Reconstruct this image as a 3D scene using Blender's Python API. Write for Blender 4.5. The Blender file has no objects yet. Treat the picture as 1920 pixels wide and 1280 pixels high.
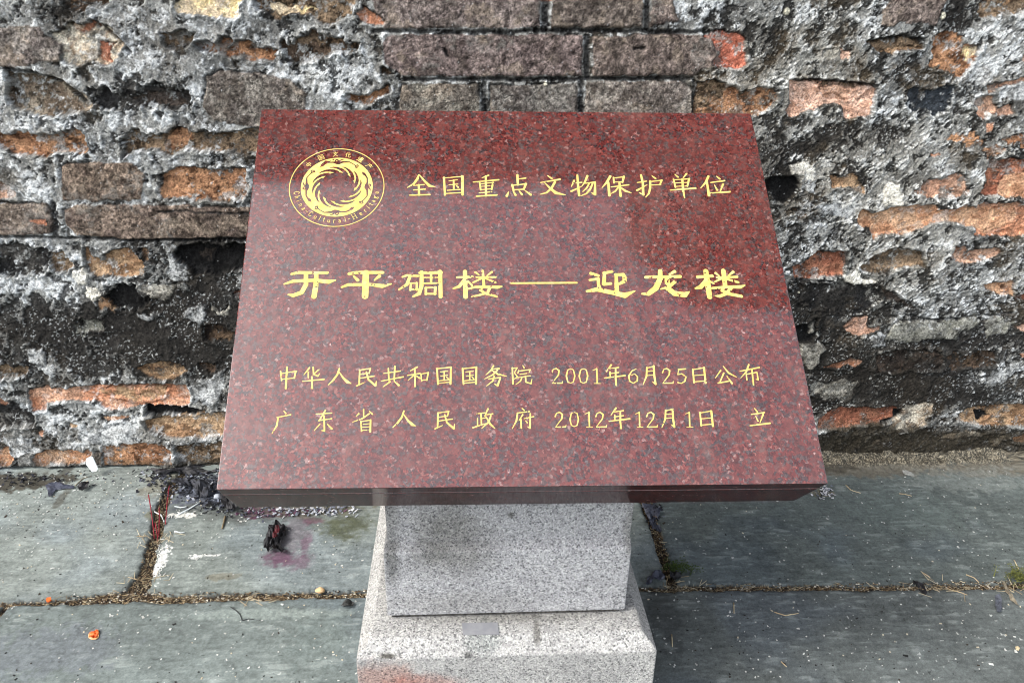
import bpy, bmesh, math, random
import numpy as np
from mathutils import Vector, Matrix

# ------------------------------------------------------------------ camera, sky, sun, exposure
scene = bpy.context.scene
COL = scene.collection
F_PX = 1466.0
PITCH = math.radians(24.0)
H = 1.15
def _n(v): return v / np.linalg.norm(v)
XW = _n(np.array([0.998, -0.005, 0.0631]))                 # world x seen from the camera (right, down, forward)
PY = _n(np.array([0.0306, 0.911, -0.4113]))                # plaque axes in the same frame
PZ = _n(np.array([-0.0554, 0.4124, 0.9093]))
PT = np.array([0.0116, -0.0936, 1.1481])
PH, PTK = 0.6188, 0.1107
DN = np.array([0, math.cos(PITCH), math.sin(PITCH)]); DN = _n(DN - DN.dot(XW) * XW)
FW = np.cross(XW, DN)
def c2w(v): return np.array([np.dot(v, XW), np.dot(v, FW), -np.dot(v, DN)])
def ray(px, py): return c2w(np.array([(px - 960.0) / F_PX, (py - 640.0) / F_PX, 1.0]))
_d = ray(320, 877)
D = H * _d[1] / -_d[2]
CAM = np.array([0.0, -D, H])
def on_wall(px, py, y=0.0):
    d = ray(px, py); t = (y + D) / d[1]; return CAM + d * t
def on_ground(px, py, z=0.0):
    d = ray(px, py); t = (z - H) / d[2]; return CAM + d * t

cam = bpy.data.cameras.new("camera"); cam_o = bpy.data.objects.new("camera", cam); COL.objects.link(cam_o)
cam.sensor_fit = 'HORIZONTAL'; cam.sensor_width = 36.0; cam.lens = F_PX / 1920.0 * 36.0
cam.clip_start = 0.01; cam.clip_end = 500
ax, ay, az = c2w(np.array([1, 0, 0.])), c2w(np.array([0, -1., 0])), c2w(np.array([0, 0, -1.]))
cam_o.matrix_world = Matrix(((ax[0], ay[0], az[0], CAM[0]), (ax[1], ay[1], az[1], CAM[1]), (ax[2], ay[2], az[2], CAM[2]), (0, 0, 0, 1)))
scene.camera = cam_o

SUN_EL, SUN_AZ = math.radians(46), math.radians(-114)      # azimuth from +y clockwise: from the left
world = bpy.data.worlds.new("World"); scene.world = world; world.use_nodes = True
wn = world.node_tree.nodes; wl = world.node_tree.links
bgn = wn["Background"]; bgn.inputs[1].default_value = 0.15
sky = wn.new("ShaderNodeTexSky"); sky.sky_type = 'NISHITA'; sky.sun_disc = False
sky.sun_elevation = SUN_EL; sky.sun_rotation = SUN_AZ; sky.dust_density = 4.0; sky.air_density = 1.0; sky.ozone_density = 1.0
hs = wn.new("ShaderNodeHueSaturation"); hs.inputs["Saturation"].default_value = 0.42; hs.inputs["Value"].default_value = 1.0
wl.new(sky.outputs[0], hs.inputs["Color"]); wl.new(hs.outputs[0], bgn.inputs[0])
sun = bpy.data.lights.new("sun", 'SUN'); sun.energy = 0.75; sun.angle = math.radians(14); sun.color = (1.0, 0.96, 0.9)
sun_o = bpy.data.objects.new("sun", sun); COL.objects.link(sun_o)
sdir = Vector((math.sin(SUN_AZ) * math.cos(SUN_EL), math.cos(SUN_AZ) * math.cos(SUN_EL), math.sin(SUN_EL)))
sun_o.rotation_euler = sdir.to_track_quat('Z', 'Y').to_euler(); sun_o.location = (-3, -5, 6)
vs = scene.view_settings
vs.view_transform = 'Standard'; vs.look = 'None'; vs.gamma = 1.0; vs.use_curve_mapping = False; vs.exposure = 1.65
scene.render.filter_size = 1.5
scene.cycles.filter_width = 1.05

# ------------------------------------------------------------------ helpers
rng = np.random.RandomState(7)
random.seed(7)
_T = rng.rand(16, 256, 256)
def vnoise(x, y, seed=0):
    T = _T[seed % 16]; ox, oy = (seed * 37) % 256, (seed * 91) % 256
    xi = np.floor(x).astype(np.int64); yi = np.floor(y).astype(np.int64)
    fx = x - xi; fy = y - yi
    fx = fx * fx * (3 - 2 * fx); fy = fy * fy * (3 - 2 * fy)
    a, b = (xi + ox) & 255, (xi + ox + 1) & 255; c, d = (yi + oy) & 255, (yi + oy + 1) & 255
    return (T[a, c] * (1 - fx) + T[b, c] * fx) * (1 - fy) + (T[a, d] * (1 - fx) + T[b, d] * fx) * fy
def fbm(x, y, sc, octv=4, seed=0, gain=0.5):
    s = 0; amp = 1; tot = 0; f = sc
    for i in range(octv):
        s = s + amp * vnoise(x * f + 17.3 * i, y * f - 9.1 * i, seed + i); tot += amp; amp *= gain; f *= 2.03
    return s / tot
def sst(a, b, x):
    t = np.clip((x - a) / (b - a), 0, 1); return t * t * (3 - 2 * t)
def lin(r, g, b, k=0.75):
    def f(c):
        c /= 255.0
        return c / 12.92 if c <= 0.04045 else ((c + 0.055) / 1.055) ** 2.4
    return np.array([f(r) * k, f(g) * k, f(b) * k])

def poly_sdf(x, y, P):
    d = np.full(x.shape, 1e9); ins = np.zeros(x.shape, bool); n = len(P)
    for i in range(n):
        ax_, ay_ = P[i]; bx_, by_ = P[(i + 1) % n]
        ex, ey = bx_ - ax_, by_ - ay_; wx, wy = x - ax_, y - ay_
        t = np.clip((wx * ex + wy * ey) / (ex * ex + ey * ey + 1e-12), 0, 1)
        d = np.minimum(d, (wx - ex * t) ** 2 + (wy - ey * t) ** 2)
        if ay_ != by_:
            c = ((ay_ > y) != (by_ > y)) & (x < ex * (y - ay_) / ey + ax_); ins ^= c
    d = np.sqrt(d); return np.where(ins, -d, d)
def line_sdf(x, y, pts):                                   # pts: (x, y, full width)
    d = np.full(x.shape, 1e9)
    for (a, b) in zip(pts[:-1], pts[1:]):
        ex, ey = b[0] - a[0], b[1] - a[1]
        t = np.clip(((x - a[0]) * ex + (y - a[1]) * ey) / (ex * ex + ey * ey + 1e-12), 0, 1)
        d = np.minimum(d, np.hypot(x - a[0] - ex * t, y - a[1] - ey * t) - 0.5 * (a[2] + (b[2] - a[2]) * t))
    return d

def mesh_obj(name, verts, faces, mat, parent=None, smooth=False, origin=None):
    me = bpy.data.meshes.new(name)
    o = bpy.data.objects.new(name, me); COL.objects.link(o)
    base = np.zeros(3)
    if parent is not None: base = np.array(parent.get("_base", (0, 0, 0)), float); o.parent = parent; o["_base"] = [float(c) for c in base]
    elif origin is not None: base = np.array(origin, float); o.location = base; o["_base"] = [float(c) for c in base]
    v = np.asarray(verts, float) - base
    me.from_pydata(v.tolist(), [], [list(map(int, f)) for f in faces]); me.update()
    if parent is not None and parent.type != 'EMPTY': pass
    if smooth: me.polygons.foreach_set("use_smooth", [True] * len(me.polygons))
    if mat: me.materials.append(mat)
    return o
def tag(o, label=None, cat=None, group=None, kind=None):
    if label: o["label"] = label
    if cat: o["category"] = cat
    if group: o["group"] = group
    if kind: o["kind"] = kind
    return o
def empty(name, loc):
    o = bpy.data.objects.new(name, None); COL.objects.link(o); o.location = loc; o["_base"] = [float(c) for c in loc]; o.empty_display_size = 0.05
    return o
def bm_obj(name, bm, mat, parent=None, smooth=False, origin=None):
    bm.verts.ensure_lookup_table(); bm.verts.index_update()
    v = [tuple(q.co) for q in bm.verts]; f = [[q.index for q in p.verts] for p in bm.faces]; bm.free()
    return mesh_obj(name, v, f, mat, parent, smooth, origin)

def grid_mesh(name, X, Y, Z, cols, mat, attr="Col"):
    ny, nx = X.shape
    me = bpy.data.meshes.new(name); o = bpy.data.objects.new(name, me); COL.objects.link(o)
    co = np.stack([X, Y, Z], -1).reshape(-1, 3).astype(np.float32)
    idx = np.arange(nx * ny).reshape(ny, nx)
    q = np.stack([idx[:-1, :-1], idx[:-1, 1:], idx[1:, 1:], idx[1:, :-1]], -1).reshape(-1, 4)
    me.vertices.add(len(co)); me.vertices.foreach_set("co", co.ravel())
    me.loops.add(q.size); me.loops.foreach_set("vertex_index", q.ravel().astype(np.int32))
    me.polygons.add(len(q)); me.polygons.foreach_set("loop_start", (np.arange(len(q)) * 4).astype(np.int32))
    me.polygons.foreach_set("loop_total", np.full(len(q), 4, np.int32))
    me.update(calc_edges=True)
    me.polygons.foreach_set("use_smooth", np.ones(len(q), bool))
    a = me.attributes.new(attr, 'FLOAT_COLOR', 'POINT')
    c4 = np.concatenate([cols.reshape(-1, 3), np.ones((nx * ny, 1))], 1).astype(np.float32)
    a.data.foreach_set("color", c4.ravel())
    me.materials.append(mat)
    return o

# ------------------------------------------------------------------ materials
class NT:
    def __init__(s, name):
        s.m = bpy.data.materials.new(name); s.m.use_nodes = True; s.t = s.m.node_tree
        s.b = s.t.nodes["Principled BSDF"]
    def new(s, k, **kw):
        n = s.t.nodes.new(k)
        for a, v in kw.items(): setattr(n, a, v)
        return n
    def link(s, a, b): s.t.links.new(a, b)
    def val(s, inp, v):
        if hasattr(v, "links") or isinstance(v, bpy.types.NodeSocket): s.link(v, inp)
        else: inp.default_value = v
    def coord(s, kind="Object"): return s.new("ShaderNodeTexCoord").outputs[kind]
    def noise(s, vec, scale, detail=3, rough=0.5, out="Fac", dist=0.0):
        n = s.new("ShaderNodeTexNoise"); s.link(vec, n.inputs["Vector"])
        n.inputs["Scale"].default_value = scale; n.inputs["Detail"].default_value = detail; n.inputs["Roughness"].default_value = rough
        n.inputs["Distortion"].default_value = dist
        return n.outputs[out]
    def voro(s, vec, scale, out="Color", rnd=1.0):
        n = s.new("ShaderNodeTexVoronoi"); s.link(vec, n.inputs["Vector"]); n.inputs["Scale"].default_value = scale
        n.inputs["Randomness"].default_value = rnd
        return n.outputs[out]
    def ramp(s, fac, stops, interp='LINEAR'):
        n = s.new("ShaderNodeValToRGB"); s.link(fac, n.inputs[0]); r = n.color_ramp; r.interpolation = interp
        while len(r.elements) < len(stops): r.elements.new(0.5)
        for e, (p, c) in zip(r.elements, stops): e.position = p; e.color = (*c, 1) if len(c) == 3 else c
        return n.outputs[0]
    def mix(s, fac, a, b, blend='MIX'):
        n = s.new("ShaderNodeMix", data_type='RGBA', blend_type=blend)
        s.val(n.inputs[0], fac); 
        for i, v in ((6, a), (7, b)):
            if isinstance(v, bpy.types.NodeSocket): s.link(v, n.inputs[i])
            else: n.inputs[i].default_value = (*v, 1)
        return n.outputs[2]
    def math(s, op, a, b=0.0, c=None):
        n = s.new("ShaderNodeMath", operation=op); s.val(n.inputs[0], a); s.val(n.inputs[1], b)
        if c is not None: s.val(n.inputs[2], c)
        return n.outputs[0]
    def vmath(s, op, a, b=None):
        n = s.new("ShaderNodeVectorMath", operation=op); s.val(n.inputs[0], a)
        if b is not None: s.val(n.inputs[1], b)
        return n
    def sep(s, v): 
        n = s.new("ShaderNodeSeparateColor"); s.link(v, n.inputs[0]); return n.outputs
    def maprange(s, v, a, b, c=0.0, d=1.0, smooth=True):
        n = s.new("ShaderNodeMapRange"); n.interpolation_type = 'SMOOTHSTEP' if smooth else 'LINEAR'
        s.link(v, n.inputs[0])
        for i, q in zip((1, 2, 3, 4), (a, b, c, d)): n.inputs[i].default_value = q
        return n.outputs[0]
    def bump(s, h, strength=0.3, dist=0.002):
        n = s.new("ShaderNodeBump"); n.inputs["Strength"].default_value = strength; n.inputs["Distance"].default_value = dist
        s.link(h, n.inputs["Height"]); s.link(n.outputs[0], s.b.inputs["Normal"])
    def blob(s, vec, c, r, soft=0.5, nz=None):                 # 1 inside an ellipsoid, 0 outside
        d = s.vmath('SUBTRACT', vec, tuple(c)).outputs[0]
        d = s.vmath('DIVIDE', d, tuple(r)).outputs[0]
        l = s.vmath('LENGTH', d).outputs["Value"]
        if nz is not None: l = s.math('ADD', l, nz)
        return s.maprange(l, 1 - soft, 1 + soft, 1.0, 0.0)
    def out(s, color=None, rough=None, spec=None):
        if color is not None: s.val(s.b.inputs["Base Color"], color if isinstance(color, bpy.types.NodeSocket) else (*color, 1))
        if rough is not None: s.val(s.b.inputs["Roughness"], rough)
        if spec is not None: s.b.inputs["Specular IOR Level"].default_value = spec
        return s.m

def attr_mat(name, rough, fine=700, amp=0.5, spec=0.3):
    n = NT(name); a = n.new("ShaderNodeAttribute", attribute_name="Col").outputs["Color"]
    co = n.coord()
    g = n.noise(co, fine, 3, 0.65)
    g2 = n.noise(co, fine * 0.35, 3, 0.6)
    f = n.math('ADD', n.maprange(g, 0.3, 0.7, -amp, amp, False), n.maprange(g2, 0.3, 0.7, -amp * 0.5, amp * 0.5, False))
    f = n.math('ADD', f, 1.0)
    c = n.vmath('SCALE', a); n.link(f, c.inputs["Scale"])
    n.bump(g2, 0.35, 0.0015)
    return n.out(c.outputs[0], rough, spec)
M_WALL = attr_mat("weathered_brick", 0.95, 640, 0.75, 0.08)
M_PAVE = attr_mat("slate_paving", 0.78, 650, 0.22, 0.18)

def simple(name, c1, c2=None, rough=0.8, sc=60, spec=0.3, bump=0.0):
    n = NT(name); co = n.coord()
    if c2 is None: return n.out(tuple(c1), rough, spec)
    f = n.noise(co, sc, 4, 0.6)
    if bump: n.bump(f, bump, 0.002)
    return n.out(n.mix(n.maprange(f, 0.35, 0.65), tuple(c1), tuple(c2)), rough, spec)

def red_granite(name, rough, spec, dark):
    n = NT(name); co = n.coord()
    wob = n.noise(co, 170, 2, 0.6, "Color")
    p = n.vmath('ADD', co, n.vmath('SCALE', n.vmath('SUBTRACT', wob, (0.5, 0.5, 0.5)).outputs[0]).outputs[0]).outputs[0]
    sc = [q for q in n.t.nodes if q.type == 'VECT_MATH' and q.operation == 'SCALE'][0]; sc.inputs["Scale"].default_value = 0.007
    v1 = n.voro(p, 255); r = n.sep(v1)
    c = n.ramp(r[0], [(0.0, (0.034, 0.031, 0.036)), (0.14, (0.068, 0.058, 0.064)), (0.31, (0.070, 0.013, 0.013)), (0.50, (0.112, 0.020, 0.020)),
                      (0.72, (0.15, 0.031, 0.028)), (0.90, (0.20, 0.075, 0.068)), (0.97, (0.26, 0.16, 0.16))], 'CONSTANT')
    v2 = n.sep(n.voro(p, 560))
    fine = n.ramp(v2[1], [(0.0, (0.40, 0.40, 0.46)), (0.25, (0.85, 0.85, 0.9)), (0.6, (1.0, 1.0, 1.0)), (0.90, (1.3, 1.28, 1.28)), (0.975, (1.9, 2.1, 2.2))], 'CONSTANT')
    c = n.mix(1.0, c, fine, 'MULTIPLY')
    big = n.sep(n.voro(p, 95))                                # large feldspar crystals
    m = n.math('GREATER_THAN', big[2], 0.86)
    c = n.mix(n.math('MULTIPLY', m, 0.45), c, (0.16, 0.045, 0.042))
    cl = n.noise(co, 16, 3, 0.6)
    c = n.mix(n.maprange(cl, 0.3, 0.7, 0.15, 0.45), c, (0.098, 0.042, 0.042))
    mp = n.new("ShaderNodeMapping"); mp.inputs["Scale"].default_value = (5, 1.2, 1.2); n.link(co, mp.inputs["Vector"])
    du = n.noise(mp.outputs[0], 7, 5, 0.68); du2 = n.noise(co, 45, 4, 0.7)
    dust = n.math('MULTIPLY', n.maprange(du, 0.42, 0.75), n.maprange(du2, 0.3, 0.75))      # thin dust and dried water marks
    c = n.mix(n.math('MULTIPLY', dust, 0.22), c, (0.24, 0.20, 0.19))
    rough = n.math('ADD', n.math('MULTIPLY', dust, 0.14), rough)
    if dark < 1: c = n.mix(1.0, c, (dark, dark * .95, dark * .85), 'MULTIPLY')
    return n.out(c, rough, spec)
M_RED = red_granite("polished_red_granite", 0.06, 0.82, 0.92); M_REDSIDE = red_granite("shaded_red_granite", 0.09, 0.06, 0.5)  # side copy: darker, duller colour stands in for the edge's dim reflection

def white_granite(name, stains=(), base=None, tint=(1, 1, 1), rough=0.75):
    n = NT(name); co = n.coord()
    v = n.sep(n.voro(co, 420)); v2 = n.sep(n.voro(co, 800)); nz = n.noise(co, 260, 3, 0.7)
    c = n.ramp(v[0], [(0.0, (0.16, 0.16, 0.165)), (0.08, (0.29, 0.29, 0.295)), (0.26, (0.39, 0.39, 0.395)), (0.60, (0.45, 0.45, 0.445)), (0.85, (0.54, 0.54, 0.53))], 'CONSTANT')
    f = n.ramp(v2[1], [(0.0, (0.50, 0.50, 0.50)), (0.10, (0.84, 0.84, 0.84)), (0.4, (1.0, 1.0, 1.0)), (0.85, (1.18, 1.18, 1.18))], 'CONSTANT')
    c = n.mix(1.0, c, f, 'MULTIPLY')
    c = n.mix(1.0, c, n.ramp(nz, [(0.3, (0.72, 0.72, 0.72)), (0.7, (1.15, 1.15, 1.15))]), 'MULTIPLY')
    big = n.noise(co, 9, 4, 0.6)
    c = n.mix(1.0, c, n.ramp(big, [(0.3, (0.80, 0.80, 0.80)), (0.7, (1.06, 1.06, 1.05))]), 'MULTIPLY')
    c = n.mix(1.0, c, tint, 'MULTIPLY')
    gr = n.math('MULTIPLY', n.math('SUBTRACT', n.noise(co, 60, 4, 0.75), 0.5), 1.4)
    for (cen, rad, soft, colr, amt) in stains:
        b = n.blob(co, cen, rad, soft, gr); c = n.mix(n.math('MULTIPLY', b, amt), c, colr, 'MULTIPLY')
    n.bump(nz, 0.25, 0.001)
    return n.out(c, rough, 0.3)

M_GOLD = NT("gold_paint"); _co = M_GOLD.coord()
_c = M_GOLD.ramp(M_GOLD.noise(_co, 90, 4, 0.65), [(0.30, (0.43, 0.32, 0.085)), (0.5, (0.55, 0.425, 0.12)), (0.68, (0.62, 0.51, 0.18))])
_c = M_GOLD.mix(M_GOLD.maprange(M_GOLD.noise(_co, 330, 3, 0.7), 0.66, 0.74, 0, 0.55), _c, (0.62, 0.58, 0.46))
M_GOLD = M_GOLD.out(_c, 0.55, 0.3)
# ------------------------------------------------------------------ the brick wall: a height field with traced bricks and eroded mortar
# colour sets: main, alternate, dark mottling, amount of dark, grain frequency
TY = {
 'G':  ((138,130,118), (110,100,92), (72,66,60), 0.40), 'GB': ((130,112,96), (102,86,76), (62,54,48), 0.45),
 'GP': ((128,113,104), (108,94,88), (66,58,54), 0.42), 'O':  ((190,120,74), (204,150,112), (92,60,42), 0.28),
 'OL': ((202,154,108), (182,124,78), (110,80,58), 0.26), 'OT': ((176,124,76), (148,98,58), (66,46,32), 0.45),
 'OR': ((192,100,64), (178,88,56), (110,60,44), 0.30), 'RB': ((150,84,52), (168,106,70), (70,42,30), 0.35),
 'T':  ((172,138,96), (150,110,70), (74,58,42), 0.35), 'TB': ((122,100,74), (150,122,88), (44,36,28), 0.55),
 'B':  ((88,70,54), (120,94,66), (30,26,22), 0.60), 'BC': ((104,88,70), (176,160,134), (36,30,24), 0.60),
 'D':  ((50,50,50), (70,68,64), (22,22,22), 0.50), 'DB': ((66,58,52), (84,70,58), (28,26,24), 0.50),
 'K':  ((24,24,24), (38,38,38), (12,12,12), 0.40), 'S':  ((58,66,74), (46,52,58), (34,38,42), 0.30),
 'C':  ((206,196,172), (180,160,130), (120,92,70), 0.30), 'CW': ((222,220,206), (204,200,184), (150,144,130), 0.20),
 'Y':  ((218,190,122), (196,176,140), (130,104,70), 0.25), 'P':  ((214,166,136), (198,146,112), (120,80,60), 0.25),
 'PT': ((196,150,116), (170,120,88), (80,60,48), 0.40), 'W':  ((212,216,215), (168,173,174), (74,77,79), 0.45),
 'GG': ((128,128,114), (158,158,146), (66,66,60), 0.40), 'CG': ((176,172,158), (150,146,132), (90,86,78), 0.35),
}
# (view origin x, y, type, depth in mm (+ proud), edge roughness mm, polygon in 3.84x view pixels)
def _p(s): return [tuple(float(q) for q in t.split(',')) for t in s.split()]
PATCH = []
def V(ox, oy, txt):
    for ln in txt.strip().splitlines():
        t, dep, rg, pts = ln.strip().split('|')
        PATCH.append((t, float(dep), float(rg), [(ox + x / 3.84, oy + y / 3.84) for x, y in _p(pts)]))
V(0, 0, """
G|2|2|-200,180 180,190 300,200 340,260 440,300 470,360 430,440 300,460 100,480 -200,490
B|-9|4|380,-60 780,-60 760,60 600,70 440,60
Y|-3|4|1280,-60 1740,-60 1720,100 1640,130 1500,120 1380,110 1280,100
C|-6|3|350,240 520,170 680,160 800,210 900,330 860,420 800,475 720,470 640,440 560,460 450,450 460,340
RB|-8|3|500,175 640,160 720,190 640,230 530,230
RB|-7|3|700,290 800,300 780,400 800,470 730,470 700,420
TB|-9|3|1175,230 1280,215 1400,240 1390,320 1300,350 1200,340
OT|-9|3|1400,320 1500,300 1580,330 1600,250 1660,260 1670,300 1620,340 1680,310 1800,310 1900,350 1980,370 1970,440 1800,430 1650,400 1450,380
BC|-12|3|60,510 200,520 380,570 520,640 640,720 660,770 590,800 440,830 260,830 100,780 60,740
D|-6|7|640,660 800,640 1000,660 1180,630 1380,680 1370,750 1200,780 1000,790 760,800 680,760
DB|-8|4|900,690 1180,660 1350,690 1340,740 1000,770
OT|-9|3|-40,950 150,960 300,965 560,940 600,990 620,1060 600,1120 500,1110 420,1090 300,1130 120,1120 40,1080 -40,1040
TB|-9|3|870,1000 900,950 1000,940 1100,970 1180,960 1230,920 1330,930 1380,960 1600,950 1900,930 1880,1100 1740,1130 1650,1080 1420,1090 1300,1080 1220,1110 1090,1080 960,1080 880,1140
OT|-8|3|1150,1000 1250,920 1350,940 1380,1000 1300,1060 1200,1100
""")
for t, dep, rg, pts in [
 ('G', 2, 2, "385,145 410,133 480,135 545,150 572,175 575,240 480,240 400,228 380,200"),
 ('GB', 3, 2, "115,310 150,303 250,305 270,330 268,376 180,378 115,376"),
 ('OT', -4, 3, "300,325 330,315 460,318 470,350 455,375 360,373 300,370"),
 ('GP', 3, 1.2, "690,-20 1012,-20 1013,52 860,53 720,55 708,30"), ('GP', 3, 1.2, "1034,-20 1206,-20 1206,52 1033,52"), ('GP', 2, 3, "1220,-20 1258,-20 1272,40 1222,50"),
 ('GP', 3, 1.2, "718,78 735,64 840,64 1093,66 1092,143 860,144 752,141 720,118"), ('GP', 3, 1.5, "1112,70 1240,62 1330,68 1346,90 1340,122 1300,141 1112,145"),
 ('G', 2, 1.2, "752,157 898,157 898,260 750,260"), ('G', 2, 1.2, "917,160 1083,157 1083,260 917,260"), ('G', 2, 1.5, "1097,155 1280,150 1296,165 1298,180 1294,260 1097,260"),
 ('OT', -5, 2, "1306,155 1340,151 1365,160 1382,165 1390,178 1420,162 1452,165 1462,182 1455,192 1420,218 1300,218"), ('TB', -5, 2, "1306,155 1340,151 1362,160 1356,180 1330,200 1303,205"),
]: PATCH.append((t, dep, rg, _p(pts)))
V(0, 330, """
GB|3|2|-100,195 350,190 380,260 400,400 300,430 -100,425
RB|3|3|210,310 330,310 345,345 260,350
GB|4|1.5|460,240 560,205 1100,205 1820,222 1800,440 1300,455 900,455 560,430 480,350
D|-4|6|-40,500 250,490 350,530 300,700 100,690 -40,690
TB|-6|5|340,540 460,540 520,620 500,700 360,690
T|-6|3|600,530 640,520 680,600 740,610 760,550 900,530 1000,560 1050,640 1020,710 900,730 760,720 700,730 620,660
T|-6|3|1010,540 1050,520 1080,610 1050,600
K|-10|5|1250,500 1800,480 1790,700 1400,720 1300,640
DB|-9|4|1440,530 1530,540 1520,620 1440,610
W|2|5|1190,480 1250,490 1270,600 1390,740 1250,770 1200,700
CW|3|2|520,680 600,650 640,700 620,790 560,790 520,740
CW|0|4|620,810 700,800 740,860 720,900 640,880
T|-2|4|690,880 740,860 830,930 820,970 700,970
CG|0|3|960,790 1100,770 1280,790 1270,840 1180,900 1060,870 1040,830
K|-8|6|780,790 960,800 1040,860 1080,910 1000,990 850,960 760,870
W|1|4|960,1000 1160,995 1150,1040 980,1040
W|1|5|1370,940 1500,930 1480,1020 1400,1100 1330,1000
CG|1|5|1540,960 1690,950 1640,1000 1560,1000
B|-4|4|1450,1080 1590,1070 1690,1130 1680,1170 1480,1180
GG|-4|6|520,1050 700,1040 720,1130 560,1130
RB|-4|3|1650,820 1760,830 1760,880 1690,860
PT|-5|3|-40,40 60,70 110,140 40,150 -40,150
""")
V(0, 640, """
W|2|4|200,60 300,60 330,170 420,190 390,240 350,260 300,190 220,150
TB|-4|3|-40,170 180,170 200,240 120,270 -40,265
T|-5|3|1000,180 1160,150 1330,170 1350,220 1280,270 1160,285 1050,250
B|-6|4|1420,170 1540,160 1550,220 1440,230
O|-4|2|205,340 330,325 360,345 560,320 900,310 1340,305 1370,380 1350,460 1150,470 1000,470 850,495 760,480 660,420 560,420 350,440 320,490 250,495 215,430
T|-4|3|700,350 900,320 1200,330 1180,400 1000,440 800,400
O|-5|3|-60,370 40,420 55,470 20,485 -60,470
T|-5|2.5|1040,570 1130,540 1500,510 1700,520 1690,690 1200,690 1060,650
OT|-3|2|745,760 830,740 1040,725 1180,745 1230,780 1240,890 1000,905 750,895
OL|-5|3|225,850 260,820 400,780 620,785 660,800 640,860 480,890 440,870 260,905
OL|-5|3|-60,760 60,770 95,860 60,900 -60,905
G|0|2|650,800 740,800 740,890 680,890
TB|-5|4|1260,740 1580,720 1700,720 1690,890 1300,890
W|2|5|540,640 900,590 1030,640 1000,700 800,760 560,720
W|2|5|20,680 250,700 240,800 100,850 60,760
W|2|5|1380,300 1630,220 1640,320 1500,480 1400,440
O|0|2|280,640 330,630 310,690
T|0|2|490,590 560,590 550,615 500,615
OL|0|2|750,545 850,530 940,525 930,545 780,565
K|-12|3|1050,470 1350,465 1500,500 1400,530 1060,525
""")
V(480, 0, """
TB|-8|3|-10,30 -10,-50 720,-50 710,90 620,140 530,180 420,150 360,110 250,80 150,160 60,80
Y|-7|4|80,40 300,20 420,90 300,80 150,120
O|-4|2|735,100 770,55 850,90 920,160 900,185 800,165 740,135
B|-8|5|200,290 400,250 620,280 740,330 730,400 500,400 280,470 180,450
TB|-8|4|230,300 400,255 480,300 330,330
OT|-7|3|620,700 700,680 800,680 960,600 970,660 900,700 800,750 700,740
B|-6|3|880,480 930,480 980,530 900,525
""")
V(960, 0, """
OR|-4|2.5|1360,270 1440,220 1560,220 1690,270 1690,460 1620,500 1480,480 1440,440 1490,380 1420,300
""")
V(1420, 0, """
GP|2|3|900,70 960,10 1000,-40 1380,-40 1340,80 1300,190 1160,170 1000,190 870,180
TB|-3|3|1600,60 1650,-40 1980,-40 1980,100 1640,140 1590,110
TB|-7|3|760,310 900,270 1040,250 1170,280 1190,350 1100,370 1000,360 900,400 850,350
T|-7|3|900,390 960,330 1100,330 1180,345 1100,370 1000,365
CG|-2|4|480,400 520,340 600,350 620,420 560,440
P|-2|4|600,350 660,390 640,430 600,430
OT|-5|5|1270,280 1420,240 1460,300 1590,350 1580,440 1480,550 1340,520 1240,480 1270,400
Y|-4|4|1480,330 1590,350 1580,420 1500,440
P|-5|2|240,590 330,565 440,575 600,600 830,610 860,640 830,820 780,850 640,850 610,770 550,750 440,770 330,830 240,855 205,800 240,740
PT|-6|3|440,640 700,620 800,640 680,720 500,720
B|-8|2|330,570 600,600 830,612 700,640 440,620
S|-3|5|1050,650 1180,620 1440,610 1430,680 1380,800 1200,840 1100,800
PT|-5|3|1580,720 1700,700 1720,800 1620,850 1570,810
P|-4|2|1720,780 1820,740 1850,830 1720,840
W|1|4|1730,620 1960,600 1960,720 1750,700
PT|-4|3|1640,620 1860,570 1980,560 1980,590 1780,620 1660,680
OT|-1|5|1370,1020 1460,960 1600,990 1650,1050 1760,1060 1770,1110 1680,1120 1640,1050 1540,1070 1480,1020 1380,1040
O|0|3|1640,890 1700,880 1690,940 1630,960
O|0|3|1240,1110 1300,1100 1320,1130 1260,1140
OT|-2|5|1780,1000 1980,960 1980,1040 1780,1060
CW|3|2|230,1190 300,1160 400,1190 420,1300 300,1320 240,1267
O|-1|3|1890,400 1980,380 1980,460 1900,450
""")
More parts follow.
